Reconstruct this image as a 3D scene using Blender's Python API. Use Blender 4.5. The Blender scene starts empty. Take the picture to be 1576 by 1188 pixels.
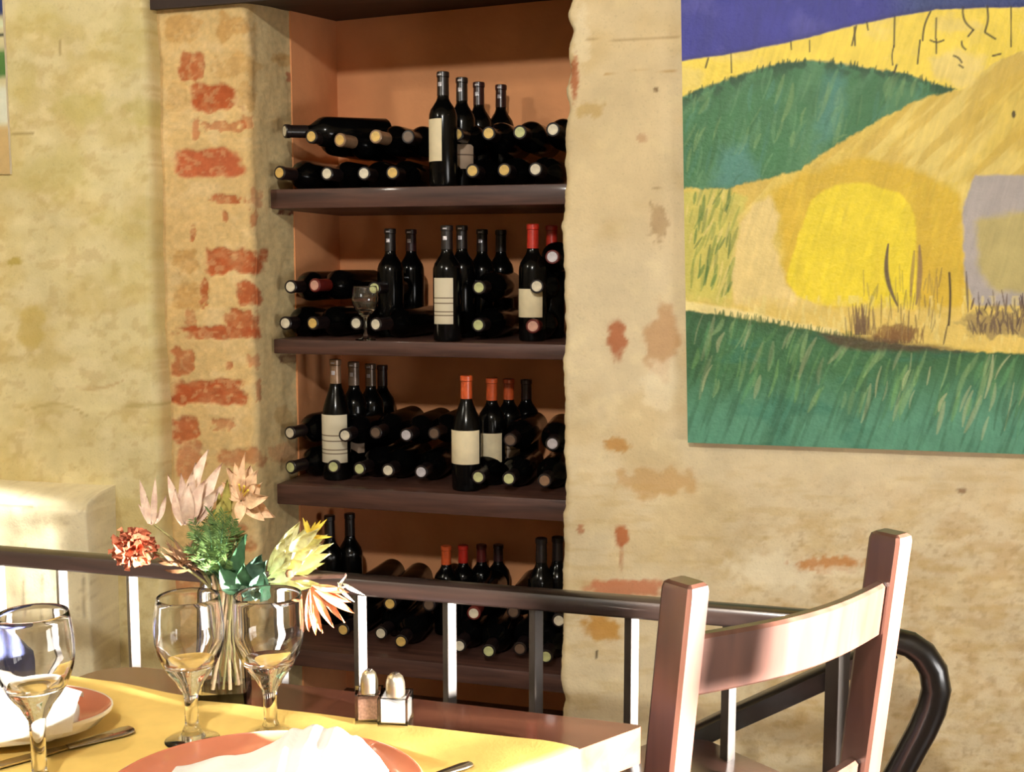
import bpy, bmesh, math, random
import numpy as np
from mathutils import Vector, Matrix

random.seed(7)
rng = np.random.default_rng(7)
C = bpy.context.scene.collection
PI = math.pi
W, H = 1576.0, 1188.0

# ------------------------------------------------------------------ camera model
CAM = Vector((0, 0, 1.35))
LENS = 40.0
F = LENS / 36.0 * W
YAW = math.radians(15.7)
PITCH = math.radians(6.0)
FWD = Vector((-math.sin(YAW) * math.cos(PITCH), math.cos(YAW) * math.cos(PITCH), -math.sin(PITCH)))
RIGHT = Vector((math.cos(YAW), math.sin(YAW), 0))
UP = RIGHT.cross(FWD)


def ray(px, py):
    return FWD + RIGHT * ((px - W / 2) / F) + UP * ((H / 2 - py) / F)


def atY(px, py, y):
    d = ray(px, py)
    return CAM + d * ((y - CAM.y) / d.y)


def atZ(px, py, z):
    d = ray(px, py)
    return CAM + d * ((z - CAM.z) / d.z)


def proj(p):
    v = Vector(p) - CAM
    w = v.dot(FWD)
    return (W / 2 + F * v.dot(RIGHT) / w, H / 2 - F * v.dot(UP) / w)


def height_for(p, py):
    """height above p at which the point appears at row py"""
    lo, hi = -0.5, 2.0
    for _ in range(40):
        m = (lo + hi) / 2
        if proj((p[0], p[1], p[2] + m))[1] > py:
            lo = m
        else:
            hi = m
    return lo


def proj_np(P):
    v = P - np.array(CAM)
    w = v @ np.array(FWD)
    return W / 2 + F * (v @ np.array(RIGHT)) / w, H / 2 - F * (v @ np.array(UP)) / w


# ------------------------------------------------------------------ colour + materials
def lin1(c):
    c /= 255.0
    return c / 12.92 if c <= 0.04045 else ((c + 0.055) / 1.055) ** 2.4


def S(r, g, b):
    return (lin1(r), lin1(g), lin1(b), 1.0)


def Snp(r, g, b):
    return np.array(S(r, g, b)[:3])


def new_mat(name):
    m = bpy.data.materials.new(name)
    m.use_nodes = True
    nt = m.node_tree
    return m, nt, nt.nodes['Principled BSDF']


def setin(b, **kw):
    for k, v in kw.items():
        k = k.replace('_', ' ')
        if k in b.inputs:
            b.inputs[k].default_value = v


def plain(name, col, rough=0.5, var=0.12, scale=30, bump=0.0, bscale=80, spec=0.5, coat=0, metal=0, coat_rough=0.08, ior=1.5, stretch=(1, 1, 1), sheen=0):
    """Principled colour broken up by object-space noise, with optional bump."""
    m, nt, b = new_mat(name)
    N, L = nt.nodes, nt.links
    tc = N.new('ShaderNodeTexCoord')
    mp = N.new('ShaderNodeMapping')
    mp.inputs['Scale'].default_value = stretch
    L.new(tc.outputs['Object'], mp.inputs['Vector'])
    nz = N.new('ShaderNodeTexNoise')
    nz.inputs['Scale'].default_value = scale
    nz.inputs['Detail'].default_value = 5
    L.new(mp.outputs[0], nz.inputs['Vector'])
    rp = N.new('ShaderNodeValToRGB')
    a = [max(0, c * (1 - 2.2 * var)) for c in col[:3]] + [1]
    z = [min(1, c * (1 + 2.2 * var)) for c in col[:3]] + [1]
    rp.color_ramp.elements[0].position = 0.25
    rp.color_ramp.elements[1].position = 0.75
    rp.color_ramp.elements[0].color = a
    rp.color_ramp.elements[1].color = z
    L.new(nz.outputs['Fac'], rp.inputs['Fac'])
    L.new(rp.outputs['Color'], b.inputs['Base Color'])
    setin(b, Roughness=rough, Metallic=metal, Specular_IOR_Level=spec, Coat_Weight=coat, Coat_Roughness=coat_rough, IOR=ior, Sheen_Weight=sheen)
    if bump:
        n2 = N.new('ShaderNodeTexNoise')
        n2.inputs['Scale'].default_value = bscale
        n2.inputs['Detail'].default_value = 6
        L.new(mp.outputs[0], n2.inputs['Vector'])
        bp = N.new('ShaderNodeBump')
        bp.inputs['Strength'].default_value = bump
        bp.inputs['Distance'].default_value = 0.01
        L.new(n2.outputs['Fac'], bp.inputs['Height'])
        L.new(bp.outputs[0], b.inputs['Normal'])
    return m


def painted(name, rough=0.85, var=0.12, scale=9.0, fine=140, bump=0.25, spec=0.3, speck=0.0):
    """colour from the mesh's own paint attribute, varied with noise"""
    m, nt, b = new_mat(name)
    N, L = nt.nodes, nt.links
    at = N.new('ShaderNodeAttribute')
    at.attribute_name = 'paint'
    tc = N.new('ShaderNodeTexCoord')
    nz = N.new('ShaderNodeTexNoise')
    nz.inputs['Scale'].default_value = scale
    nz.inputs['Detail'].default_value = 8
    nz.inputs['Roughness'].default_value = 0.65
    L.new(tc.outputs['Object'], nz.inputs['Vector'])
    mr = N.new('ShaderNodeMapRange')
    mr.inputs['From Min'].default_value = 0.3
    mr.inputs['From Max'].default_value = 0.7
    mr.inputs['To Min'].default_value = 1 - var
    mr.inputs['To Max'].default_value = 1 + var
    L.new(nz.outputs['Fac'], mr.inputs['Value'])
    mx = N.new('ShaderNodeVectorMath')
    mx.operation = 'SCALE'
    L.new(at.outputs['Color'], mx.inputs[0])
    L.new(mr.outputs[0], mx.inputs['Scale'])
    out = mx.outputs[0]
    n2 = N.new('ShaderNodeTexNoise')
    n2.inputs['Scale'].default_value = fine
    n2.inputs['Detail'].default_value = 6
    L.new(tc.outputs['Object'], n2.inputs['Vector'])
    if speck:
        m2 = N.new('ShaderNodeMapRange')
        m2.inputs['From Min'].default_value = 0.28
        m2.inputs['From Max'].default_value = 0.42
        m2.inputs['To Min'].default_value = 1 - speck
        m2.inputs['To Max'].default_value = 1
        L.new(n2.outputs['Fac'], m2.inputs['Value'])
        s2 = N.new('ShaderNodeVectorMath')
        s2.operation = 'SCALE'
        L.new(out, s2.inputs[0])
        L.new(m2.outputs[0], s2.inputs['Scale'])
        out = s2.outputs[0]
    L.new(out, b.inputs['Base Color'])
    bp = N.new('ShaderNodeBump')
    bp.inputs['Strength'].default_value = bump
    bp.inputs['Distance'].default_value = 0.006
    L.new(n2.outputs['Fac'], bp.inputs['Height'])
    L.new(bp.outputs[0], b.inputs['Normal'])
    setin(b, Roughness=rough, Specular_IOR_Level=spec)
    return m


def woodmat(name, a, z, rough=0.3, coat=0.6, scale=14, stretch=(1, 14, 14), spec=0.5, ior=1.5, bump=0.05, coat_rough=0.08):
    m, nt, b = new_mat(name)
    N, L = nt.nodes, nt.links
    tc = N.new('ShaderNodeTexCoord')
    mp = N.new('ShaderNodeMapping')
    mp.inputs['Scale'].default_value = stretch
    L.new(tc.outputs['Object'], mp.inputs['Vector'])
    nz = N.new('ShaderNodeTexNoise')
    nz.inputs['Scale'].default_value = scale / 4
    nz.inputs['Detail'].default_value = 7
    nz.inputs['Distortion'].default_value = 0.6
    L.new(mp.outputs[0], nz.inputs['Vector'])
    rp = N.new('ShaderNodeValToRGB')
    rp.color_ramp.elements[0].position = 0.3
    rp.color_ramp.elements[1].position = 0.72
    rp.color_ramp.elements[0].color = a
    rp.color_ramp.elements[1].color = z
    L.new(nz.outputs['Fac'], rp.inputs['Fac'])
    L.new(rp.outputs[0], b.inputs['Base Color'])
    bp = N.new('ShaderNodeBump')
    bp.inputs['Strength'].default_value = bump
    bp.inputs['Distance'].default_value = 0.004
    L.new(nz.outputs['Fac'], bp.inputs['Height'])
    L.new(bp.outputs[0], b.inputs['Normal'])
    setin(b, Roughness=rough, Coat_Weight=coat, Coat_Roughness=coat_rough, Specular_IOR_Level=spec, IOR=ior)
    return m


def glassmat(name, col=(1, 1, 1, 1), ior=1.46):
    m, nt, b = new_mat(name)
    setin(b, Base_Color=col, Roughness=0.0, IOR=ior, Transmission_Weight=1.0)
    return m


M = {}
M['plaster'] = painted('aged_plaster', 0.9, 0.12, 6, 150, 0.18, 0.15, speck=0.10)
M['canvas'] = painted('oil_paint', 0.5, 0.06, 25, 220, 0.18, 0.4)
M['canvas_edge'] = plain('primed_canvas', S(225, 215, 195), 0.8, 0.05)
M['niche_paint'] = plain('terracotta_wall_paint', S(236, 164, 112), 0.8, 0.05, 6, 0.1, 60, 0.2)
M['soffit'] = woodmat('dark_beam_wood', S(34, 24, 20), S(58, 40, 32), 0.6, 0.0, 10, spec=0.3)
M['shelf'] = woodmat('walnut_shelf_wood', S(52, 33, 28), S(92, 62, 52), 0.5, 0.1, 16, spec=0.35)
M['rail_top'] = woodmat('dark_rail_wood', S(20, 14, 12), S(38, 25, 20), 0.3, 0.4, 12)
M['rail_bar'] = plain('black_enamel', S(48, 42, 37), 0.35, 0.06, 40, spec=0.5, coat=0.3, coat_rough=0.2)
M['rail_black'] = plain('black_lacquer', S(15, 13, 13), 0.3, 0.06, 40, spec=0.5, coat=0.5, coat_rough=0.15)
M['table'] = woodmat('glossy_table_wood', S(80, 47, 36), S(116, 72, 55), 0.14, 0.8, 10, (1, 12, 12), coat_rough=0.05)
M['chair'] = woodmat('stained_chair_wood', S(66, 40, 32), S(96, 62, 50), 0.28, 0.8, 12, (10, 10, 1), ior=1.7, spec=0.7, coat_rough=0.18)
M['cloth'] = plain('mustard_tablecloth', S(214, 180, 100), 0.75, 0.04, 25, 0.02, 260, 0.15)
M['napkin'] = plain('white_linen', S(240, 236, 228), 0.85, 0.02, 30, 0.15, 200, 0.2)
M['plate'] = plain('salmon_glazed_ceramic', S(196, 118, 88), 0.15, 0.06, 12, coat=0.6, coat_rough=0.04)
M['plate_rim'] = plain('cream_glaze', S(240, 230, 205), 0.2, 0.03, 20, coat=0.5)
M['glass'] = glassmat('clear_glass')
M['bottle'] = plain('dark_bottle_glass', S(6, 6, 6), 0.16, 0.2, 20, spec=0.22)
M['paper'] = plain('cream_paper', S(226, 212, 176), 0.8, 0.05, 30, spec=0.2)
M['steel'] = plain('brushed_steel', S(190, 180, 165), 0.22, 0.06, 60, metal=1)
M['silver_cap'] = plain('shaker_steel', S(215, 205, 185), 0.28, 0.05, 60, metal=1)
M['salt'] = plain('salt_grains', S(245, 243, 240), 0.9, 0.03, 200)
M['pepper'] = plain('ground_pepper', S(150, 112, 92), 0.9, 0.2, 300)
M['navy'] = plain('navy_upholstery', S(28, 36, 74), 0.8, 0.15, 80, 0.1, 200, sheen=0.2)
M['ceiling'] = plain('ceiling_paint', S(190, 176, 150), 0.9, 0.04, 4)
M['floorwood'] = woodmat('floor_boards', S(84, 66, 54), S(112, 90, 74), 0.4, 0.2, 8, (12, 1, 1))
M['window_wood'] = woodmat('window_frame_wood', S(70, 46, 34), S(100, 70, 52), 0.4, 0.2)
for nm, col in dict(cap_black=(26, 18, 18), cap_plum=(48, 20, 22), cap_red=(190, 44, 30), cap_orange=(200, 84, 38),
                    cap_maroon=(96, 30, 26)).items():
    M[nm] = plain(nm + '_foil', S(*col), 0.32, 0.12, 60, spec=0.6)
for nm, col in dict(end_gold=(226, 190, 110), end_white=(235, 225, 200), end_green=(206, 210, 150), end_pink=(216, 168, 150), end_silver=(205, 200, 205),
                    end_brown=(150, 118, 90), end_dim=(110, 90, 74)).items():
    M[nm] = plain(nm + '_foil', S(*col), 0.3, 0.1, 80, spec=0.8, metal=0.25)
for nm, col in dict(petal_pink=(248, 206, 186), petal_peach=(236, 190, 150), petal_coral=(190, 108, 78), petal_cream=(240, 226, 172), petal_rust=(196, 122, 80),
                    petal_white=(238, 226, 205), stamen=(220, 190, 70), fern=(84, 110, 58), leaf=(56, 92, 62), leaf_teal=(92, 124, 104), bract=(170, 160, 84),
                    stem=(120, 112, 70), stem_pale=(176, 150, 118), twig=(58, 38, 30), husk=(120, 86, 58)).items():
    M[nm] = plain(nm + '_tissue', S(*col), 0.6, 0.16, 90, spec=0.3)


def labelmat(name, col, ink, bands):
    """paper label with a few bands of print across it (z bands in object space)"""
    m, nt, b = new_mat(name)
    N, L = nt.nodes, nt.links
    tc = N.new('ShaderNodeTexCoord')
    sp = N.new('ShaderNodeSeparateXYZ')
    L.new(tc.outputs['Object'], sp.inputs[0])
    rp = N.new('ShaderNodeValToRGB')
    rp.color_ramp.interpolation = 'CONSTANT'
    cr = rp.color_ramp
    cr.elements[0].color = col
    cr.elements[1].position = 1.0
    cr.elements[1].color = col
    for z0, z1 in bands:
        e = cr.elements.new(z0 / 0.35)
        e.color = ink
        e = cr.elements.new(z1 / 0.35)
        e.color = col
    mu = N.new('ShaderNodeMath')
    mu.operation = 'DIVIDE'
    mu.inputs[1].default_value = 0.35
    L.new(sp.outputs['Z'], mu.inputs[0])
    L.new(mu.outputs[0], rp.inputs['Fac'])
    L.new(rp.outputs[0], b.inputs['Base Color'])
    setin(b, Roughness=0.7, Specular_IOR_Level=0.2)
    return m


M['label_cream'] = M['paper']
M['label_print'] = labelmat('printed_label_paper', S(212, 202, 176), S(120, 104, 84), [(0.066, 0.069), (0.076, 0.078), (0.098, 0.101), (0.112, 0.1135)])
M['label_grey'] = labelmat('grey_label_paper', S(172, 150, 128), S(110, 92, 78), [(0.09, 0.094), (0.12, 0.124)])


# ------------------------------------------------------------------ mesh helpers
class MB:
    def __init__(s):
        s.v, s.f = [], []

    def add(s, v, f):
        o = len(s.v)
        s.v += [tuple(p) for p in v]
        s.f += [tuple(i + o for i in q) for q in f]
        return s

    def box(s, c, size, bev=0.0, rot=None, seg=2):
        bm = bmesh.new()
        bmesh.ops.create_cube(bm, size=1)
        bmesh.ops.scale(bm, vec=size, verts=bm.verts)
        if bev:
            bmesh.ops.bevel(bm, geom=list(bm.edges), offset=bev, segments=seg, affect='EDGES', profile=0.5)
        m = Matrix.Translation(Vector(c)) @ (rot.to_4x4() if rot is not None else Matrix.Identity(4))
        bm.transform(m)
        bm.verts.index_update()
        s.add([v.co[:] for v in bm.verts], [[v.index for v in f.verts] for f in bm.faces])
        bm.free()
        return s

    def tube(s, pts, r, n=12, caps=True, sy=1.0, up=None):
        pts = [Vector(p) for p in pts]
        k = len(pts)
        rr = r if isinstance(r, (list, tuple)) else [r] * k
        T = []
        for i in range(k):
            t = pts[min(i + 1, k - 1)] - pts[max(i - 1, 0)]
            T.append(t.normalized())
        u = Vector(up) if up is not None else (Vector((0, 0, 1)) if abs(T[0].z) < 0.9 else Vector((1, 0, 0)))
        V, Fc = [], []
        for i in range(k):
            a = (u - T[i] * u.dot(T[i])).normalized()
            u = a if up is None else Vector(up)
            bq = T[i].cross(a)
            for j in range(n):
                th = 2 * PI * j / n
                V.append(pts[i] + a * (math.cos(th) * rr[i]) + bq * (math.sin(th) * rr[i] * sy))
        for i in range(k - 1):
            for j in range(n):
                j2 = (j + 1) % n
                Fc.append((i * n + j, i * n + j2, (i + 1) * n + j2, (i + 1) * n + j))
        if caps:
            Fc.append(tuple(reversed(range(n))))
            Fc.append(tuple((k - 1) * n + j for j in range(n)))
        return s.add(V, Fc)

    def sweep(s, pts, sec, up=(0, 0, 1), caps=True):
        """sec: (side, up) polygon swept along pts"""
        pts = [Vector(p) for p in pts]
        k, n = len(pts), len(sec)
        V, Fc = [], []
        for i in range(k):
            t = (pts[min(i + 1, k - 1)] - pts[max(i - 1, 0)]).normalized()
            a = Vector(up)
            a = (a - t * a.dot(t)).normalized()
            b = t.cross(a)
            for (x, y) in sec:
                V.append(pts[i] + b * x + a * y)
        for i in range(k - 1):
            for j in range(n):
                j2 = (j + 1) % n
                Fc.append((i * n + j, i * n + j2, (i + 1) * n + j2, (i + 1) * n + j))
        if caps:
            Fc.append(tuple(reversed(range(n))))
            Fc.append(tuple((k - 1) * n + j for j in range(n)))
        return s.add(V, Fc)

    def lathe(s, prof, n=32, c=(0, 0, 0), sx=1.0, sy=1.0, a0=0.0, a1=2 * PI):
        V, Fc = [], []
        full = abs(a1 - a0 - 2 * PI) < 1e-6
        m = n if full else n + 1
        k = len(prof)
        for i, (r, z) in enumerate(prof):
            for j in range(m):
                th = a0 + (a1 - a0) * j / n
                V.append((c[0] + r * sx * math.cos(th), c[1] + r * sy * math.sin(th), c[2] + z))
        for i in range(k - 1):
            for j in range(n):
                j2 = (j + 1) % m
                Fc.append((i * m + j, i * m + j2, (i + 1) * m + j2, (i + 1) * m + j))
        return s.add(V, Fc)

    def prism(s, poly, z0, z1):
        n = len(poly)
        V = [(p[0], p[1], z0) for p in poly] + [(p[0], p[1], z1) for p in poly]
        Fc = [tuple(reversed(range(n))), tuple(range(n, 2 * n))]
        for j in range(n):
            j2 = (j + 1) % n
            Fc.append((j, j2, n + j2, n + j))
        return s.add(V, Fc)

    def grid(s, P):
        """P: rows x cols of points"""
        r, c = len(P), len(P[0])
        V = [p for row in P for p in row]
        Fc = [(i * c + j, i * c + j + 1, (i + 1) * c + j + 1, (i + 1) * c + j) for i in range(r - 1) for j in range(c - 1)]
        return s.add(V, Fc)

    def petal(s, a, b, w, nrm, bend=0.15, cup=0.2, nu=7, nv=5, tip=0.15, wav=0.0, shape=0.8):
        """leaf-shaped blade from a to b"""
        a, b = Vector(a), Vector(b)
        d = b - a
        Ln = d.length
        t = d.normalized()
        nrm = Vector(nrm)
        nrm = (nrm - t * nrm.dot(t)).normalized()
        sd = t.cross(nrm)
        P = []
        ph = random.random() * 6
        for i in range(nu):
            u = i / (nu - 1)
            ww = w * (math.sin(PI * min(1, u ** shape * 0.93 + 0.05)) * 0.97 + 0.03) * (1 if u < 1 else tip)
            row = []
            for j in range(nv):
                q = j / (nv - 1) * 2 - 1
                off = bend * Ln * math.sin(PI * u) + cup * w * (q * q) + wav * w * math.sin(9 * u + 4 * q + ph)
                row.append(a + d * u + sd * (ww * q) + nrm * off)
            P.append(row)
        return s.grid(P)

    def build(s, name, mat, parent=None, sharp=38, weld=True, loc=None, smooth=True):
        me = bpy.data.meshes.new(name)
        bm = bmesh.new()
        vs = [bm.verts.new(p) for p in s.v]
        for f in s.f:
            try:
                bm.faces.new([vs[i] for i in f])
            except ValueError:
                pass
        if weld:
            bmesh.ops.remove_doubles(bm, verts=bm.verts, dist=1e-6)
            bmesh.ops.dissolve_degenerate(bm, edges=bm.edges, dist=1e-7)
        bmesh.ops.recalc_face_normals(bm, faces=bm.faces)
        th = math.radians(sharp)
        for e in bm.edges:
            if len(e.link_faces) == 2:
                e.smooth = e.calc_face_angle(0) < th
        for f in bm.faces:
            f.smooth = smooth
        bm.to_mesh(me)
        bm.free()
        me.materials.append(M[mat] if isinstance(mat, str) else mat)
        o = bpy.data.objects.new(name, me)
        C.objects.link(o)
        if parent is not None:
            o.parent = parent
        if loc is not None:
            o.location = loc
        return o


def tag(o, label, cat, group=None):
    o['label'] = label
    o['category'] = cat
    if group:
        o['group'] = group
    return o


def thing(name, label, cat, loc=(0, 0, 0), rz=0, group=None):
    o = bpy.data.objects.new(name, None)
    o.empty_display_size = 0.05
    C.objects.link(o)
    o.location = loc
    o.rotation_euler = (0, 0, rz)
    return tag(o, label, cat, group)


def struct(o):
    o['kind'] = 'structure'
    return o


def local(root, p):
    bpy.context.view_layer.update()
    return root.matrix_world.inverted() @ Vector(p)


def dup(root, loc, rot, label, group=None):
    r = root.copy()
    C.objects.link(r)
    r.location = loc
    r.rotation_euler = rot
    r['label'] = label
    if group:
        r['group'] = group
    for ch in list(root.children):
        c = ch.copy()
        C.objects.link(c)
        c.parent = r
        for g in ch.children:
            d = g.copy()
            C.objects.link(d)
            d.parent = c
    return r


# ------------------------------------------------------------------ numpy noise + raster painting
def vnoise(x, y, seed=0):
    xi, yi = np.floor(x).astype(int), np.floor(y).astype(int)
    xf, yf = x - xi, y - yi

    def h(a, b):
        n = (a * 374761393 + b * 668265263 + seed * 974634777) & 0xffffffff
        n = ((n ^ (n >> 13)) * 1274126177) & 0xffffffff
        return ((n ^ (n >> 16)) & 0xffff) / 65535.0
    u, v = xf * xf * (3 - 2 * xf), yf * yf * (3 - 2 * yf)
    return (h(xi, yi) * (1 - u) + h(xi + 1, yi) * u) * (1 - v) + (h(xi, yi + 1) * (1 - u) + h(xi + 1, yi + 1) * u) * v


def fbm(x, y, seed=0, oct=4):
    a, s, t = 1.0, 0.0, 0.0
    for i in range(oct):
        s = s + a * vnoise(x * 2 ** i, y * 2 ** i, seed + i)
        t += a
        a *= 0.5
    return s / t


def sstep(a, b, x):
    t = np.clip((x - a) / (b - a), 0, 1)
    return t * t * (3 - 2 * t)


class Paint:
    """a colour field over (u, v), painted feature by feature"""

    def __init__(s, U, V, base):
        s.U, s.V = U, V
        s.c = np.ones(U.shape + (3,)) * np.array(base)

    def mix(s, m, col):
        m = np.clip(m, 0, 1)[..., None]
        s.c = s.c * (1 - m) + np.array(col) * m

    def poly(s, pts, soft=1.5, rag=0, seed=0, rs=14.0):
        U, V = s.U, s.V
        if rag:
            U = U + rag * (fbm(s.U / rs, s.V / rs, seed) - .5) * 2
            V = V + rag * (fbm(s.U / rs, s.V / rs, seed + 50) - .5) * 2
        inside = np.zeros(U.shape, bool)
        d2 = np.full(U.shape, 1e9)
        n = len(pts)
        for i in range(n):
            x0, y0 = pts[i]
            x1, y1 = pts[(i + 1) % n]
            if y0 != y1:
                cond = ((y0 > V) != (y1 > V)) & (U < (x1 - x0) * (V - y0) / (y1 - y0) + x0)
                inside ^= cond
            dx, dy = x1 - x0, y1 - y0
            t = np.clip(((U - x0) * dx + (V - y0) * dy) / (dx * dx + dy * dy + 1e-9), 0, 1)
            d2 = np.minimum(d2, (U - x0 - t * dx) ** 2 + (V - y0 - t * dy) ** 2)
        sd = np.sqrt(d2) * np.where(inside, 1, -1)
        return sstep(-soft, soft, sd)

    def blob(s, cx, cy, rx, ry, col, k=1.0, rag=0.5, seed=0, soft=0.25, rs=None, power=2):
        """ragged rounded patch"""
        sel = (np.abs(s.U - cx) < rx * 2.2) & (np.abs(s.V - cy) < ry * 2.2)
        if not sel.any():
            return
        U, V = s.U[sel], s.V[sel]
        rs = rs or max(4.0, min(rx, ry) * 0.7)
        d = (np.abs((U - cx) / rx) ** power + np.abs((V - cy) / ry) ** power) ** (1 / power)
        d = d + rag * (fbm(U / rs, V / rs, seed) - .5) * 2
        m = (1 - sstep(1 - soft, 1 + soft, d)) * k
        s.c[sel] = s.c[sel] * (1 - m[:, None]) + np.array(col) * m[:, None]

    def stroke(s, x0, y0, x1, y1, w, col, k=1.0, curve=0.0, taper=True):
        pad = w * 2 + abs(curve) + 3
        sel = (s.U > min(x0, x1) - pad) & (s.U < max(x0, x1) + pad) & (s.V > min(y0, y1) - pad) & (s.V < max(y0, y1) + pad)
        if not sel.any():
            return
        U, V = s.U[sel], s.V[sel]
        dx, dy = x1 - x0, y1 - y0
        L = math.hypot(dx, dy) + 1e-9
        t = np.clip(((U - x0) * dx + (V - y0) * dy) / (L * L), 0, 1)
        nx, ny = -dy / L, dx / L
        off = curve * np.sin(PI * t)
        d = np.hypot(U - x0 - t * dx - nx * off, V - y0 - t * dy - ny * off)
        ww = w * (np.sin(PI * (0.1 + 0.8 * t)) if taper else 1.0)
        m = (1 - sstep(ww * 0.4, ww + 0.8, d)) * k
        s.c[sel] = s.c[sel] * (1 - m[:, None]) + np.array(col) * m[:, None]


def grid_object(name, P, col, mat, parent=None, flip=False):
    """P: (r, c, 3) points, col: (r, c, 3) colours -> one mesh with a paint attribute"""
    r, c = P.shape[:2]
    me = bpy.data.meshes.new(name)
    nv, nf = r * c, (r - 1) * (c - 1)
    me.vertices.add(nv)
    me.vertices.foreach_set('co', P.reshape(-1).astype(np.float32))
    idx = np.arange(nv).reshape(r, c)
    q = np.stack([idx[:-1, :-1], idx[:-1, 1:], idx[1:, 1:], idx[1:, :-1]], -1).reshape(-1, 4)
    if flip:
        q = q[:, ::-1]
    me.loops.add(nf * 4)
    me.loops.foreach_set('vertex_index', q.reshape(-1).astype(np.int32))
    me.polygons.add(nf)
    me.polygons.foreach_set('loop_start', (np.arange(nf) * 4).astype(np.int32))
    me.polygons.foreach_set('use_smooth', np.ones(nf, bool))
    me.update(calc_edges=True)
    at = me.attributes.new('paint', 'FLOAT_COLOR', 'POINT')
    cc = np.concatenate([np.clip(col, 0, 1).reshape(-1, 3), np.ones((nv, 1))], 1)
    at.data.foreach_set('color', cc.reshape(-1).astype(np.float32))
    me.materials.append(M[mat])
    o = bpy.data.objects.new(name, me)
    C.objects.link(o)
    if parent is not None:
        o.parent = parent
    return o


# ------------------------------------------------------------------ the room shell
D = 2.72                 # wall with the painting
YB = 3.27                # back of the niche
YS = 2.81                # front of the shelves
XL = atY(388, 410, D).x  # left jamb of the niche
XR = atY(866, 410, D).x  # right jamb
XP = atY(254, 410, D).x  # where the plain wall meets the brick pier
ROOM = dict(x0=-3.3, x1=1.5, y0=-2.6, zt=2.75)
P_BASE = Snp(222, 205, 168)
P_LEFT = Snp(222, 208, 158)


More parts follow.
